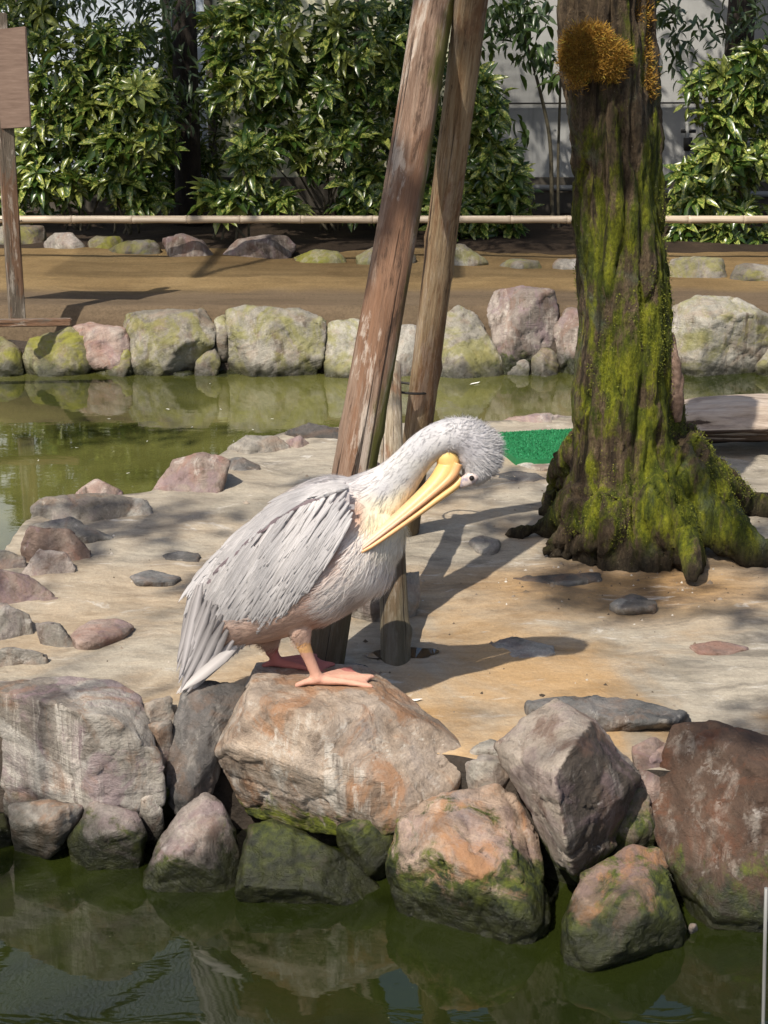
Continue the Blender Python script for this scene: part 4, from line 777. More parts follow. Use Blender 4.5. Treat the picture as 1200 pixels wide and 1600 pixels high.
shade_tree('dark straight tree trunk among the laurel shrubs left of the poles', 291, 15.4, .12, [(-1.6, -1.6, 3.7, 1.9, 1.5, .8, 2300), (1.1, -1.9, 3.9, 1.7, 1.6, .8, 2300), (1.1, -3.6, 4.0, 1.7, 1.2, .7, 1500), (0, -.3, 4.8, 1.6, 1.5, .8, 1500)], [(230, 5, 60, 22, 14.9, 120), (110, 0, 60, 18, 14.9, 70), (240, 70, 45, 40, 15.0, 90), (290, 150, 45, 40, 14.8, 90)], 0)
shade_tree('dark tree trunk near the right-hand laurel shrub', 1140, 15.6, .14, [(-1.2, -2.0, 3.8, 1.9, 1.7, .8, 2600), (1.5, -1.6, 3.9, 1.7, 1.7, .8, 2000), (.2, -3.9, 4.1, 1.9, 1.3, .7, 1700), (0, -.3, 4.8, 1.6, 1.5, .8, 1200)], [(1040, 15, 40, 25, 14.9, 90), (1060, 75, 30, 30, 15.1, 60), (1150, 30, 60, 40, 15.2, 120), (830, 15, 60, 22, 15.2, 80)], 0)
# slim sapling
b = Vector((atY(862, 300, 15.2).x, 15.2, ZP + .05)); sap = empty('sapling', b); tag(sap, 'slim bent sapling with drooping dark leaves against the grey wall', 'sapling')
bm = bmesh.new(); P = smooth_poly([tuple(atY(864, 390, 15.2) - b), tuple(atY(862, 290, 15.2) - b), tuple(atY(858, 210, 15.2) - b), tuple(atY(838, 120, 15.2) - b), tuple(atY(815, 40, 15.2) - b), tuple(atY(800, -40, 15.2) - b)], 6); tube(bm, [Vector(p) for p in P], list(np.linspace(.022, .010, len(P))), 8); link('stem', bm_mesh('stem', bm, True), STEM, sap)
bm = bmesh.new(); P = smooth_poly([tuple(atY(874, 390, 15.25) - b), tuple(atY(872, 260, 15.25) - b), tuple(atY(876, 100, 15.25) - b), tuple(atY(872, -30, 15.25) - b)], 6); tube(bm, [Vector(p) for p in P], list(np.linspace(.016, .009, len(P))), 8); link('stem', bm_mesh('stem', bm, True), STEM, sap)
C = []
for hx, hy, hr, n in [(790, 50, 40, 60), (840, 85, 30, 50), (800, 20, 50, 60), (865, 120, 12, 12), (815, 205, 8, 6), (790, 185, 18, 10)]:
    for _ in range(n): C.append(tuple(atY(hx + rng.normal() * hr * .6, hy + rng.normal() * hr * .5, 15.1 + rng.normal() * .1) - b))
C = np.array(C); n = len(C); a = rng.uniform(0, 6.283, n); el = rng.normal(-.7, .4, n); D = np.stack([np.cos(a) * np.cos(el), np.sin(a) * np.cos(el), np.sin(el)], 1); Lg = rng.uniform(.1, .19, n)
link('leaf_spray', leaves_mesh('leaf_spray', C, D, norm(np.array([0, -.3, 1.]) + rng.normal(size=(n, 3)) * .4), Lg, Lg * .2, leaf_tpl(4, .25, .25)), DARKL, sap)['kind'] = 'stuff'
#PART3
# ------------------------------------------------------------------ pelican
YB = 4.49                                        # plane of the bird's spine
def B(px, py, dy=0.): return atY(px, py, YB + dy)
PXM = F / (YB * cp + (H - .75) * sp)              # photo pixels per metre at the bird
feet_z = [.466, .448]
BODY = [(318, 1018, 14, .02), (340, 990, 36, .055), (368, 960, 62, .095), (410, 925, 86, .135), (458, 890, 101, .16), (505, 857, 106, .165), (548, 828, 97, .15), (585, 806, 72, .11), (606, 790, 45, .07)]
bo = smooth_poly(BODY, 6)
bm = bmesh.new()
tube(bm, [B(x, y) for x, y, r, d in bo], [r / PXM for x, y, r, d in bo], 28, dep=[d for x, y, r, d in bo])
CH = smooth_poly([(540, 880, 62, .115), (575, 862, 58, .105), (600, 845, 33, .07)], 4); tube(bm, [B(x, y) for x, y, r, d in CH], [r / PXM for x, y, r, d in CH], 20, dep=[d for *_, d in CH])
NK = smooth_poly([(560, 805, 64, .10), (592, 778, 50, .08), (618, 752, 36, .062), (640, 726, 29, .054), (662, 702, 27, .05), (690, 685, 27, .048), (718, 681, 29, .048), (740, 694, 33, .05), (748, 715, 33, .05), (744, 735, 26, .042), (734, 752, 14, .028)], 5)
tube(bm, [B(x, y) for x, y, r, d in NK], [r / PXM for x, y, r, d in NK], 22, dep=[d for *_, d in NK])
# thighs, legs, webbed feet
def leg(hip, knee, ankle, toes, fz, dy0):
    tube(bm, [B(*hip, dy0 * .6), B(hip[0] * .4 + knee[0] * .6, hip[1] * .4 + knee[1] * .6, dy0 * .9), B(*knee, dy0)], [.055, .036, .021], 14)
    A = B(*ankle, dy0); K = B(*knee, dy0); A.z = fz + .016
    tube(bm, [K, K.lerp(A, .35), K.lerp(A, .8), A], [.0225, .018, .017, .021], 12)
    ends = []
    for (dx, dyy) in toes:
        e = A + Vector((dx, dyy, 0)); e.z = fz + .002; m = A.lerp(e, .5); m.z = fz + .013
        tube(bm, [A, m, e.lerp(m, .15), e], [.016, .0105, .0085, .005], 8); ends.append(e)
    for e0, e1 in zip(ends, ends[1:3]):                     # web between the three front toes
        q = e0.lerp(e1, .5).lerp(A, .12); top = [A + Vector((0, 0, .004)), e0.lerp(A, .06), q, e1.lerp(A, .06)]
        T = [bm.verts.new(p + Vector((0, 0, .0045))) for p in top]; Bt = [bm.verts.new(p - Vector((0, 0, .0065))) for p in top]
        bm.faces.new(T); bm.faces.new(Bt[::-1])
        for i in range(4): bm.faces.new((T[i], Bt[i], Bt[(i + 1) % 4], T[(i + 1) % 4]))
leg((462, 950), (474, 1008), (497, 1056), [(.165, -.02), (.17, .055), (.10, .12), (-.07, -.015)], feet_z[0], -.075)
leg((420, 960), (424, 1016), (434, 1040), [(.16, -.06), (.18, .015), (.12, .09), (-.05, .0)], feet_z[1], .10)
me = remesh(bm_mesh('pelican', bm), .0048, 5)
V = verts_of(me); px = proj(V)
# colour and plumage anchors in photo pixels: x, y, flow dx, dy, strand length m, half width, colour
LG, PK, CRM, WHT, BEI = (.66, .62, .61), (.66, .44, .34), (.90, .83, .60), (.93, .87, .83), (.60, .42, .33)
ANC = [(690, 660, -.9, .3, .016, .0016, (.62, .60, .60)), (740, 660, .5, -.8, .020, .0014, (.55, .53, .535)), (775, 690, 1, -.3, .034, .0014, (.60, .58, .58)), (770, 725, 1, .3, .024, .0014, (.56, .54, .54)), (735, 700, .8, -.2, .016, .0014, (.50, .48, .50)), (745, 740, .5, .6, .012, .0014, (.58, .56, .56)),
 (650, 700, -.6, .8, .018, .0016, (.64, .62, .62)), (625, 740, -.7, .7, .022, .0018, (.64, .62, .61)), (660, 735, -.5, .85, .018, .0016, (.66, .63, .58)), (600, 760, -.7, .7, .030, .002, (.62, .60, .60)), (560, 752, -.9, .25, .045, .002, (.60, .57, .57)), (510, 765, -.9, .5, .05, .003, LG),
 (610, 800, -.3, .95, .05, .0022, CRM), (630, 790, -.2, 1, .04, .002, CRM), (590, 815, -.45, .9, .05, .0022, CRM), (615, 850, -.5, .85, .055, .0022, (.90, .85, .76)), (590, 890, -.75, .65, .075, .0024, WHT), (560, 860, -.65, .75, .07, .0026, WHT), (545, 910, -.8, .6, .085, .0026, WHT), (520, 940, -.8, .55, .08, .0026, WHT), (560, 935, -.85, .5, .05, .0024, (.66, .58, .53)),
 (548, 808, -.6, .8, .02, .002, (.70, .44, .32)), (520, 860, -.75, .65, .025, .002, (.70, .45, .34)), (480, 920, -.8, .55, .03, .002, PK), (440, 970, -.9, .4, .04, .0022, BEI), (500, 965, -.8, .5, .045, .0022, PK), (470, 985, -.8, .5, .03, .002, BEI), (400, 1000, -.95, .3, .045, .0022, BEI), (360, 1020, -.9, .4, .05, .0024, BEI), (400, 930, -.8, .6, .05, .003, LG), (440, 850, -.7, .7, .05, .003, LG)]
AX = np.array([[a[0], a[1]] for a in ANC], float); AV = np.array([[a[2], a[3], a[4], a[5], *(c_ * (.86 if a[1] < 790 else 1.) for c_ in a[6])] for a in ANC], float)
def field(P):
    d2 = ((P[:, None] - AX[None]) ** 2).sum(2) + 60.; wgt = d2 ** -1.7; wgt /= wgt.sum(1)[:, None]; return wgt @ AV
fv = field(px); col = fv[:, 4:7].copy()
isleg = (px[:, 1] > 1003) & (((px[:, 0] > 462) & (px[:, 1] > 1004)) | (V[:, 2] < feet_z[0] + .055) | ((V[:, 1] > YB + .03) & (px[:, 0] > 405) & (px[:, 0] < 450) & (px[:, 1] > 1017)))
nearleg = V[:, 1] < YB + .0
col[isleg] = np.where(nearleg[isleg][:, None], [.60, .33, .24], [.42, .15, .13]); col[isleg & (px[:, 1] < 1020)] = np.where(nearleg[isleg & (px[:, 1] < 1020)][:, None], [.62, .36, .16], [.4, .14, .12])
attr = me.color_attributes.new('Col', 'FLOAT_COLOR', 'POINT'); cc = np.ones((len(V), 4), np.float32); cc[:, :3] = col; attr.data.foreach_set('color', cc.ravel())
k = NB('pelican_skin'); ca = k.n('ShaderNodeVertexColor', layer_name='Col').outputs[0]; v = k.coords(jitter=False)
c = k.mix(.2, ca, k.ramp(k.noise(v, 60, 6, .7), [(.3, .7), (.65, 1.)]), 'MULTIPLY'); SKIN = k.fin(c, .7, k.bump(k.noise(v, 130, 5, .7), .5, .004), .25)
k = NB('pelican_feather'); ca = k.n('ShaderNodeVertexColor', layer_name='Col').outputs[0]; gi = k.n('ShaderNodeNewGeometry').outputs['Random Per Island']
c = k.mix(.32, ca, k.ramp(gi, [(0, .5), (.6, .95), (1, 1.)]), 'MULTIPLY'); FEA = k.fin(c, .75, None, .2); k.b.inputs['Sheen Weight'].default_value = .15
tr = k.n('ShaderNodeBsdfTranslucent'); k.lk(c, tr.inputs[0]); mx = k.n('ShaderNodeMixShader'); mx.inputs[0].default_value = .18; k.lk(k.b.outputs[0], mx.inputs[1]); k.lk(tr.outputs[0], mx.inputs[2]); k.lk(mx.outputs[0], k.out.inputs[0])
borg = Vector((B(497, 1060).x, YB, feet_z[0])); bo_np = np.array(borg)
bird = link('pelican', me, SKIN, loc=borg); Nrm = normals_of(me).copy(); set_verts(me, V - bo_np); tag(bird, 'pale grey pelican standing on the boulder, preening its breast with its bill', 'pelican')
# plumage on body, neck and head
ok = np.where(~isleg & ~((px[:, 0] < 335)))[0]; fl = field(px[ok])
nrep = 46000; idx = rng.choice(len(ok), nrep); C = V[ok][idx]; Nn = Nrm[ok][idx]; ff = fl[idx]
C = C + rng.normal(size=C.shape) * .002
flow = np.stack([ff[:, 0], np.zeros(nrep), -ff[:, 1]], 1); flow = flow + rng.normal(size=flow.shape) * .22; flow -= Nn * (flow * Nn).sum(1)[:, None]; flow = norm(flow)
pxs = proj(C); lift = np.where((pxs[:, 0] > 700) & (pxs[:, 1] < 745), .6, np.where((pxs[:, 0] > 500) & (pxs[:, 1] > 840) & (pxs[:, 1] < 975), .34, np.where(pxs[:, 1] < 790, .05, .13)))[:, None]; D = norm(flow + Nn * lift)
S = norm(np.cross(D, Nn)); U = np.cross(S, D); Lg = ff[:, 2] * rng.uniform(.6, 1.25, nrep); W = ff[:, 3] * rng.uniform(.45, 1.0, nrep)
seg = 4; VV = []; CC = []; base = ff[:, 4:7] * rng.uniform(.86, 1.12, nrep)[:, None]
clump = np.array([mnoise.noise(Vector(p) * 60) for p in C.tolist()]); D = norm(D + S * (clump * np.where(pxs[:, 1] < 790, .2, .6))[:, None])
for i in range(seg + 1):
    t = i / seg; ww = (W * (1 - t) ** .7 * (0.6 + .6 * t))[:, None]; p = C - Nn * .002 + D * (Lg * t)[:, None] - Nn * (Lg * np.where(pxs[:, 1] < 790, .08, .28) * t * t)[:, None] * (lift < .5)
    for s_ in (-1, 1): VV.append(p + S * ww * s_); CC.append(base * (.90 + .18 * t))
VV = np.stack(VV, 1).reshape(-1, 3); CC = np.stack(CC, 1).reshape(-1, 3); m = 2 * (seg + 1); q = np.array([[2 * i, 2 * i + 1, 2 * i + 3, 2 * i + 2] for i in range(seg)]); Q = (np.arange(nrep)[:, None, None] * m + q[None]).reshape(-1, 4)
pl = link('plumage', mesh_np('plumage', VV - bo_np, Q, col=np.clip(CC, 0, 1)), FEA, bird); pl['kind'] = 'stuff'
# wing: depth of the body side under a pixel
bax = bo[:, :2]
def side_y(x, y):
    d = np.hypot(bax[:, 0] - x, bax[:, 1] - y); i = int(np.argmin(d)); cx_, cy_, r, dep = bo[i]; u = min(.985, d[i] / (r * 1.04)); s_ = dep * math.sqrt(1 - u * u) + .014
    tail = max(0., min(1., (y - 930 - (x - 300) * .4) / 120.)); return s_ * (1 - tail) + .03 * tail if x < 400 else s_
WING = [(548, 762), (556, 790), (548, 815), (520, 868), (480, 922), (440, 962), (405, 995), (370, 1020), (345, 1040), (320, 1048), (296, 1060), (285, 1030), (287, 960), (300, 905), (325, 868), (370, 828), (450, 777), (515, 752)]
def inside(x, y, P):
    ins = False
    for (ax, ay), (bx, by) in zip(P, P[1:] + P[:1]):
        if (ay > y) != (by > y) and x < (bx - ax) * (y - ay) / (by - ay) + ax: ins = not ins
    return ins
def wflow(x, y):          # direction in pixels
    t = max(0, min(1, (y - 760) / 260)); s_ = max(0, min(1, (x - 300) / 230)); a = (-.62 + .30 * t - .10 * (1 - s_), .80); l = math.hypot(*a); return a[0] / l, a[1] / l
def feather(VV, QQ, CC, x, y, dx, dy, Lp, Wp, sgn, lift0, lift1, colr, edge, curve=0., nseg=7, flip=1., fixed=None):
    b0 = len(VV); X, Yy = x, y; ang = math.atan2(dy, dx); st = Lp / nseg
    for i in range(nseg + 1):
        t = i / nseg; wv = Wp * (min(1, t * 3 + .35)) * (max(0., 1 - max(0, t - .62) / .38) ** .55 if t > .62 else 1.); wv = max(wv, .25); nx_, ny_ = -math.sin(ang), math.cos(ang)
        sy_ = side_y(X, Yy) if fixed is None else fixed; lf = lift0 + (lift1 - lift0) * t
        for u in (-1, 0, 1):
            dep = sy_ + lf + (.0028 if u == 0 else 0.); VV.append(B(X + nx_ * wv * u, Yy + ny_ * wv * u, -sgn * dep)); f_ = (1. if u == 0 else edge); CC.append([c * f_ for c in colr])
        X += math.cos(ang) * st; Yy += math.sin(ang) * st; ang += curve / nseg
    for i in range(nseg):
        for j in (0, 1): QQ.append((b0 + i * 3 + j, b0 + i * 3 + j + 1, b0 + (i + 1) * 3 + j + 1, b0 + (i + 1) * 3 + j))
def fobj(name, VV, QQ, CC, parent, kind=None):
    o = link(name, mesh_np(name, np.array([tuple(p) for p in VV]) - bo_np, np.array(QQ), col=np.array(CC)), FEA, parent)
    if kind: o['kind'] = kind
    return o
DKF, LTF = (.40, .35, .36), (.78, .74, .73)
for sgn in (1, -1):
    # base shell of the folded wing
    gx = []; bmw = bmesh.new(); grid = {}
    for ix in range(282, 562, 8):
        for iy in range(748, 1064, 8):
            if inside(ix, iy, WING): grid[(ix, iy)] = bmw.verts.new(B(ix, iy, -sgn * (side_y(ix, iy) - .002)) - borg)
    for (ix, iy) in list(grid):
        ks = [(ix, iy), (ix + 8, iy), (ix + 8, iy + 8), (ix, iy + 8)]
        if all(q_ in grid for q_ in ks): bmw.faces.new([grid[q_] for q_ in ks])
    mw = bm_mesh('wing', bmw, True); a_ = mw.color_attributes.new('Col', 'FLOAT_COLOR', 'POINT'); a_.data.foreach_set('color', np.tile([.52, .47, .46, 1.], len(mw.vertices)).astype(np.float32))
    wg = link('wing', mw, FEA, bird)
    rr = random.Random(11)
    # long hanging flight feathers and tail
    nf = 15
    for i in range(nf):
        t = i / (nf - 1); x = 305 + 62 * t + rr.uniform(-4, 4); y = 905 + 118 * t * .8 + rr.uniform(-8, 8); tx, ty = 277 + 22 * t * t + rr.uniform(-3, 3), 1035 + 52 * min(1, t * 1.6) - 10 * max(0, t - .6) + rr.uniform(-6, 6)
        dx, dy = tx - x, ty - y; l = math.hypot(dx, dy); VV, QQ, CC = [], [], []; sh = rr.uniform(.78, 1.06)
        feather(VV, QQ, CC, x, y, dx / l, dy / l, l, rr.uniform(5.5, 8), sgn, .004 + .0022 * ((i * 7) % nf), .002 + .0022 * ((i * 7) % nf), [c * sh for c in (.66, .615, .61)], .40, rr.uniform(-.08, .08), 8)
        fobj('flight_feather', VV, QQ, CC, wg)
    # covert and tertial strands
    VV, QQ, CC = [], [], []; rows = []
    for iy in np.arange(1000, 752, -15):
        for ix in np.arange(298, 560, 6.2):
            x, y = ix + rr.uniform(-3, 3), iy + rr.uniform(-11, 11)
            if inside(x, y, WING) and inside(x - 12, y + 14, WING): rows.append((x, y))
    rows.sort(key=lambda p: (p[1] + .55 * (300 - p[0])) + rr.uniform(-6, 6), reverse=True)
    for n_, (x, y) in enumerate(rows):
        dx, dy = wflow(x, y); top = max(0, min(1, (y - 760) / 170)); Lp = (46 + 100 * top) * rr.uniform(.8, 1.2); a0 = math.atan2(dy, dx) + rr.uniform(-.06, .06)
        ex, ey = x + math.cos(a0) * Lp, y + math.sin(a0) * Lp
        while not inside(ex, ey, WING) and Lp > 16: Lp *= .85; ex, ey = x + math.cos(a0) * Lp, y + math.sin(a0) * Lp
        sh = rr.uniform(.84, 1.08); lay = n_ / len(rows)
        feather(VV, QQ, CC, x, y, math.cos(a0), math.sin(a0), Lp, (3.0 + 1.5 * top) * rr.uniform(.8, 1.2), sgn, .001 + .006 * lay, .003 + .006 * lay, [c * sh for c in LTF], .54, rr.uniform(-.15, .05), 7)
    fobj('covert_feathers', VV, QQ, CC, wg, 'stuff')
    # pale band along the back over a dark slit
    VV, QQ, CC = [], [], []; bl = smooth_poly([(545, 760), (500, 768), (455, 785), (400, 822), (350, 866), (318, 905)], 9); bd = len(bl)
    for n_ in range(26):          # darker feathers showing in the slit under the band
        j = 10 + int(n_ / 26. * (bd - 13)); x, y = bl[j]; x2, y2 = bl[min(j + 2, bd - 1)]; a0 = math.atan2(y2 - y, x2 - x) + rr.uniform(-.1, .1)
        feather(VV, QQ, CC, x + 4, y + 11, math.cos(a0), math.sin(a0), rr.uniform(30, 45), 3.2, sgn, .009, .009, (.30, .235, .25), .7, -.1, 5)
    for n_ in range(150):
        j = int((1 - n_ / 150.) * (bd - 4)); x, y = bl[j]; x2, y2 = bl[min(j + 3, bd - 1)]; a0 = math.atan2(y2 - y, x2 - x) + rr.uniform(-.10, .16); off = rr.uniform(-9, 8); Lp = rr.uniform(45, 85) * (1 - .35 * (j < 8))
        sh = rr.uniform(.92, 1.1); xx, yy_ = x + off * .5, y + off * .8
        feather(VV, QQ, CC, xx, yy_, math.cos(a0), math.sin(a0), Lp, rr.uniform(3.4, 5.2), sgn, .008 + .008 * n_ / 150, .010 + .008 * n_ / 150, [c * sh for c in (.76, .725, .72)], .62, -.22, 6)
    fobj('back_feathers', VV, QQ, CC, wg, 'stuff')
# tail feathers, a short white fan below the wings
rr = random.Random(5)
for i in range(9):
    t = i / 8 - .5; x, y = 372 + rr.uniform(-5, 5), 1000 + rr.uniform(-5, 5) + 10 * abs(t); tx, ty = 278 + 12 * abs(t) + rr.uniform(-3, 3), 1086 - 14 * abs(t); dx, dy = tx - x, ty - y; l = math.hypot(dx, dy); VV, QQ, CC = [], [], []
    feather(VV, QQ, CC, x, y, dx / l, dy / l, l, 8.5, 1, t * .10, t * .16, [c * (.95 + .02 * i) for c in (.74, .69, .66)], .6, rr.uniform(-.05, .05), 8, fixed=.0)
    fobj('tail_feather', VV, QQ, CC, bird)
# bill
k = NB('bill_horn'); v = k.coords(jitter=False); ca = k.n('ShaderNodeVertexColor', layer_name='Col').outputs[0]; BILL = k.fin(k.mix(.3, ca, k.ramp(k.noise(v, 70, 6, .65), [(.3, .6), (.6, 1.)]), 'MULTIPLY'), .42, k.bump(k.noise(v, 120, 4, .6), .2, .002), .4, **{'Subsurface Weight': .12, 'Subsurface Scale': .01}) if False else k.fin(k.mix(.3, ca, k.ramp(k.noise(v, 70, 6, .65), [(.3, .6), (.6, 1.)]), 'MULTIPLY'), .42, k.bump(k.noise(v, 120, 4, .6), .2, .002), .4)
def bill_part(name, st, cols, parent, dY):
    P = smooth_poly(st, 6); bm = bmesh.new(); tube(bm, [B(x, y, dY + b_) - borg for x, y, r, d, b_ in P], [r / PXM for x, y, r, d, b_ in P], 18, dep=[d for x, y, r, d, b_ in P]); me_ = bm_mesh(name, bm, True)
    Vx = verts_of(me_) + bo_np; q_ = proj(Vx); t = np.clip((q_[:, 1] - 700) / 155., 0, 1); cl = np.array([np.interp(t, [c[0] for c in cols], [c[1][j] for c in cols]) for j in range(3)]).T
    a_ = me_.color_attributes.new('Col', 'FLOAT_COLOR', 'POINT'); z_ = np.ones((len(Vx), 4), np.float32); z_[:, :3] = cl; a_.data.foreach_set('color', z_.ravel()); return link(name, me_, BILL, parent)
low = bill_part('lower_bill', [(697, 702, 9, .020, -.012), (698, 712, 16, .030, -.012), (700, 728, 17.5, .034, -.012), (686, 752, 15.5, .032, -.03), (660, 776, 11.5, .028, -.05), (622, 808, 8, .022, -.085), (590, 834, 5.6, .016, -.115), (562, 857, 3.2, .008, -.135)], [(0, (.74, .52, .18)), (.25, (.74, .46, .17)), (.6, (.70, .42, .22)), (1, (.66, .45, .36))], bird, 0)
bill_part('lower_bill_edge', [(716, 724, 7, .012, -.036), (706, 744, 7, .012, -.045), (680, 768, 5, .010, -.065), (640, 801, 4, .008, -.095), (600, 832, 3, .006, -.125), (566, 858, 2, .004, -.142)], [(0, (.68, .36, .14)), (.6, (.68, .37, .2)), (1, (.62, .4, .3))], low, 0)
up = bill_part('upper_bill', [(722, 746, 9, .022, -.02), (710, 757, 8.2, .030, -.022), (685, 776, 7.2, .028, -.045), (650, 802, 6.4, .026, -.07), (610, 831, 5.4, .022, -.105), (580, 852, 4.6, .018, -.125), (564, 862, 3.6, .010, -.137), (561, 867, 1.6, .004, -.14)], [(0, (.72, .48, .18)), (.5, (.72, .44, .17)), (.8, (.70, .40, .18)), (1, (.74, .42, .2))], bird, 0)
# bare facial skin and eye on the visible side, mirrored on the far one
k = NB('facial_skin'); v = k.coords(jitter=False); FSK = k.fin(k.ramp(k.noise(v, 55, 5, .6), [(.38, (.24, .21, .26)), (.52, (.56, .45, .41)), (.7, (.66, .56, .51))]), .6)
k = NB('eye_dark'); EYE = k.fin((.012, .008, .006), .06, None, .6)
for sgn in (1, -1):
    bm = bmesh.new(); P = smooth_poly([(714, 761, 3, .006), (724, 754, 8.5, .011), (735, 748, 10, .012), (743, 744, 6.5, .008), (747, 741, 1.5, .003)], 5); tube(bm, [B(x, y, -sgn * .036) - borg for x, y, r, d in P], [r / PXM for x, y, r, d in P], 14, dep=[d for *_, d in P])
    fs = link('facial_skin', bm_mesh('facial_skin', bm, True), FSK, bird)
    bm = bmesh.new(); bmesh.ops.create_uvsphere(bm, u_segments=16, v_segments=10, radius=.0078, matrix=Matrix.Translation(B(737, 747, -sgn * .0455) - borg)); link('eye', bm_mesh('eye', bm, True), EYE, fs)
# ------------------------------------------------------------------ dropped feathers
k = NB('white_down'); DOWN = k.fin((.75, .73, .68), .8)
def dropped(p, a, s, lb, gr):
    V = [(-1, 0, 0), (-.4, .2, .1), (.5, .22, .12), (1, 0, .2), (.5, -.16, .1), (-.4, -.14, .08), (0, 0, .16)]; me_ = bpy.data.meshes.new('dropped_feather'); me_.from_pydata([(x * s, y * s, z_ * s) for x, y, z_ in V], [], [(0, 5, 6), (5, 4, 6), (4, 3, 6), (3, 2, 6), (2, 1, 6), (1, 0, 6)]); o = link('dropped_feather', me_, DOWN, loc=p); o.rotation_euler = (0, 0, a); tag(o, lb, 'feather', gr)
p_ = atZ(643, 1099, ZI); dropped(Vector((p_.x, p_.y, isl_z(p_.x, p_.y) + .003)), .15, .035, 'white feather lying on the floor behind the pelican boulder', None)
p_ = atZ(742, 600, 0); dropped(p_ + Vector((0, 0, .002)), .6, .045, 'white feather floating on the back channel under the grey boulder', None)
for x, y in [(372, 562), (352, 573), (398, 700), (410, 712), (365, 690), (418, 690), (330, 715), (300, 668), (170, 655), (425, 655), (345, 640), (230, 690), (120, 700), (60, 720), (395, 672), (328, 600), (410, 733), (200, 740), (262, 640)]:
    dropped(atZ(x, y, 0) + Vector((0, 0, .002)), x * 1.7, .012 + .012 * ((x * 7) % 5) / 5, 'tiny white feather floating on the green water left of the island', 'small feathers floating on the left pond')
p_ = atZ(1082, 1452, .0); boulder([(1074, 1452), (1078, 1442), (1088, 1442), (1092, 1452), (1086, 1460), (1078, 1460)], 0, .03, 'grey', 'small round whitish pebble at the waterline by the tall brown rock', lean=.01, drop=.01, voxel=.005, cuts=1, name='pebble', amp=.2)
pole('thin_pole', Vector((atZ(1199, 1620, 0).x, atZ(1199, 1620, 0).y, -.2)), atY(1198, 1388, atZ(1199, 1620, 0).y), .0045, .0045, PIPE, 'thin grey rod standing in the front water by the tall brown rock', 2, 8, 4, 0)
# ------------------------------------------------------------------ unseen tree added off camera: leaf clusters placed to dapple the water and island
def dapple_tree():
    b = Vector((-4.6, -.6, -.3)); o = empty('dapple_tree', b); tag(o, 'unseen added tree whose leaf clusters dapple the water and island', 'tree')
    bm = bmesh.new(); tube(bm, [Vector((0, 0, 0)), Vector((.05, 0, 2)), Vector((.3, .1, 4.5)), Vector((.8, .3, 7))], [.22, .18, .15, .08], 14); link('trunk', bm_mesh('trunk', bm, True), TRK, o)
    C = []
    tgt = [(-1.0, 2.65, .8, .42, 700), (.2, 2.6, .8, .4, 800), (1.3, 2.45, .8, .42, 800), (-2.4, 3.0, .8, .4, 400), (1.75, 5.5, .45, .3, 110), (-.9, 6.6, .5, .3, 110), (1.9, 6.3, .6, .5, 200), (1.0, 5.9, .35, .25, 90), (1.5, 4.6, .5, .2, 110), (2.3, 4.9, .4, .3, 90), (.75, 6.5, .4, .2, 80), (-.4, 5.9, .35, .2, 60), (1.3, 7.3, .5, .3, 100), (-1.4, 6., .4, .25, 60), (2.6, 7.2, .6, .4, 120), (.3, 7.2, .6, .3, 120), (-1.8, 5.2, .4, .4, 70), (-1.6, 9.2, .7, .35, 130), (-3., 8.4, .8, .5, 160)]
    for (x, y, rx, ry_, n) in tgt:
        z0 = 6.3; c = Vector((x, y, 0)) + sdir * (z0 / sdir.z); e = c - b; bm = bmesh.new(); tube(bm, [Vector((.3, .1, 4.2)), Vector((.4, .2, 5.0)).lerp(e, .5) + Vector((0, 0, .3)), e], [.012, .007, .004], 6); link('branch', bm_mesh('branch', bm, True), TRK, o)
        q = norm(rng.normal(size=(n, 3))) * rng.uniform(0, 1, n)[:, None] ** .5; C.append(q * np.array([rx, ry_, .25]) + np.array(tuple(e)))
    C = np.concatenate(C); n = len(C); a = rng.uniform(0, 6.283, n); el = rng.normal(-.2, .4, n); D = np.stack([np.cos(a) * np.cos(el), np.sin(a) * np.cos(el), np.sin(el)], 1); Lg = rng.uniform(.1, .18, n)
    f = link('crown', leaves_mesh('crown', C, D, norm(np.array([0, 0, 1.]) + rng.normal(size=(n, 3)) * .4), Lg, Lg * .24, leaf_tpl(3, .2, .3)), HANG, o); f['kind'] = 'stuff'
dapple_tree()
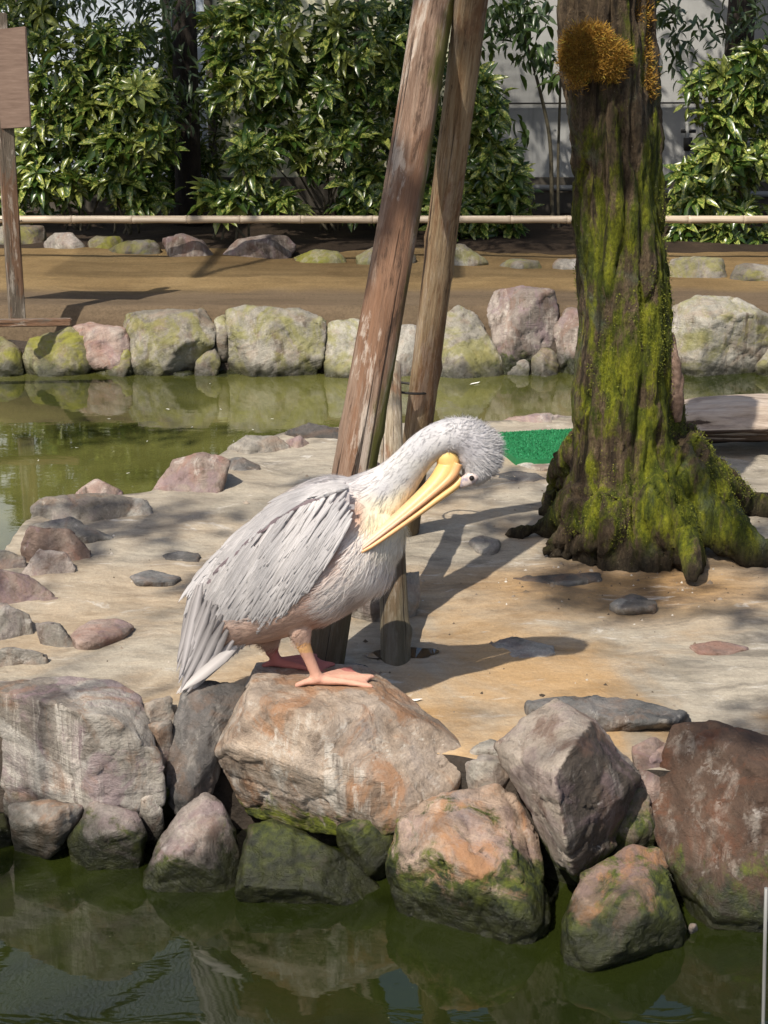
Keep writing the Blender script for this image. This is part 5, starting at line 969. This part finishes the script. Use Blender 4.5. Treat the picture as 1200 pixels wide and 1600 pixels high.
# ------------------------------------------------------------------ aviary frame above the pond, seen mirrored in the front water
k = NB('aviary_steel'); STEEL = k.fin((.32, .30, .24), .6)
av = empty('aviary_frame', (0, 11, 5.4)); tag(av, 'steel aviary roof frame with wire netting high above the pond', 'frame')
for (a, b_, r) in [((-9, 0, 0), (9, 0, 0), .07), ((-9, 2.4, .3), (9, 2.4, .3), .05), ((-3.4, -2, -.1), (-3.4, 5, .6), .05), ((-1.4, -2, -.1), (-1.4, 5, .6), .05), ((2.6, -2, -.1), (2.6, 5, .6), .05), ((-3.4, -2, 0), (-1.4, 2.4, .3), .035), ((-9, 0, -5), (-9, 0, 0), .07), ((9, 0, -5), (9, 0, 0), .07)]:
    bm = bmesh.new(); tube(bm, [Vector(a), Vector(b_)], [r, r], 8); link('beam', bm_mesh('beam', bm, True), STEEL, av)
bm = bmesh.new()
for i in range(90): x = -4.6 + i * .05; tube(bm, [Vector((x, -2, -.04)), Vector((x, 3.2, .4))], [.007, .007], 3, cap=False)
for i in range(80): y = -2 + i * .065; tube(bm, [Vector((-4.6, y, y * .085 + .13)), Vector((-.1, y, y * .085 + .13))], [.007, .007], 3, cap=False)
k = NB('white_netting'); NETM = k.fin((.75, .78, .8), .7)
nt_ = link('netting', bm_mesh('netting', bm), NETM, av); nt_['kind'] = 'stuff'

# ------------------------------------------------------------------ litter on the island floor: grit, bark crumbs, down
k = NB('floor_litter'); gi = k.n('ShaderNodeNewGeometry').outputs['Random Per Island']; LIT = k.fin(k.ramp(gi, [(0, (.04, .028, .018)), (.35, (.12, .085, .055)), (.7, (.28, .23, .18)), (1, (.5, .46, .4))]), .9)
Vl, Ql = [], []
for _ in range(420):
    px_ = rng.uniform(120, 1190); py_ = rng.uniform(690, 1120)
    if rng.uniform() < .4: px_, py_ = 980 + rng.normal() * 150, 880 + abs(rng.normal()) * 40
    p = atZ(px_, py_, ZI)
    if p.y < 4.45 or p.y > 7.7 or (px_ < 420 and py_ < 900 - .4 * px_) : continue
    z0 = isl_z(p.x, p.y); sz = rng.uniform(.002, .007) * (1 + (rng.uniform() < .1)); a = rng.uniform(0, 6.28); b0 = len(Vl)
    for th in (0, 1.4, 3.0, 4.6): Vl.append((p.x + sz * math.cos(a + th) * rng.uniform(.6, 1.6), p.y + sz * math.sin(a + th) * rng.uniform(.5, 1.3), z0 - .002))
    Vl.append((p.x, p.y, z0 + sz * rng.uniform(.5, 1.1)))
    Ql += [(b0, b0 + 1, b0 + 4), (b0 + 1, b0 + 2, b0 + 4), (b0 + 2, b0 + 3, b0 + 4), (b0 + 3, b0, b0 + 4)]
lt = link('floor_litter', mesh_np('floor_litter', Vl, Ql, False), LIT); tag(lt, 'scattered grit and bark crumbs on the island floor', 'litter', kind='stuff')
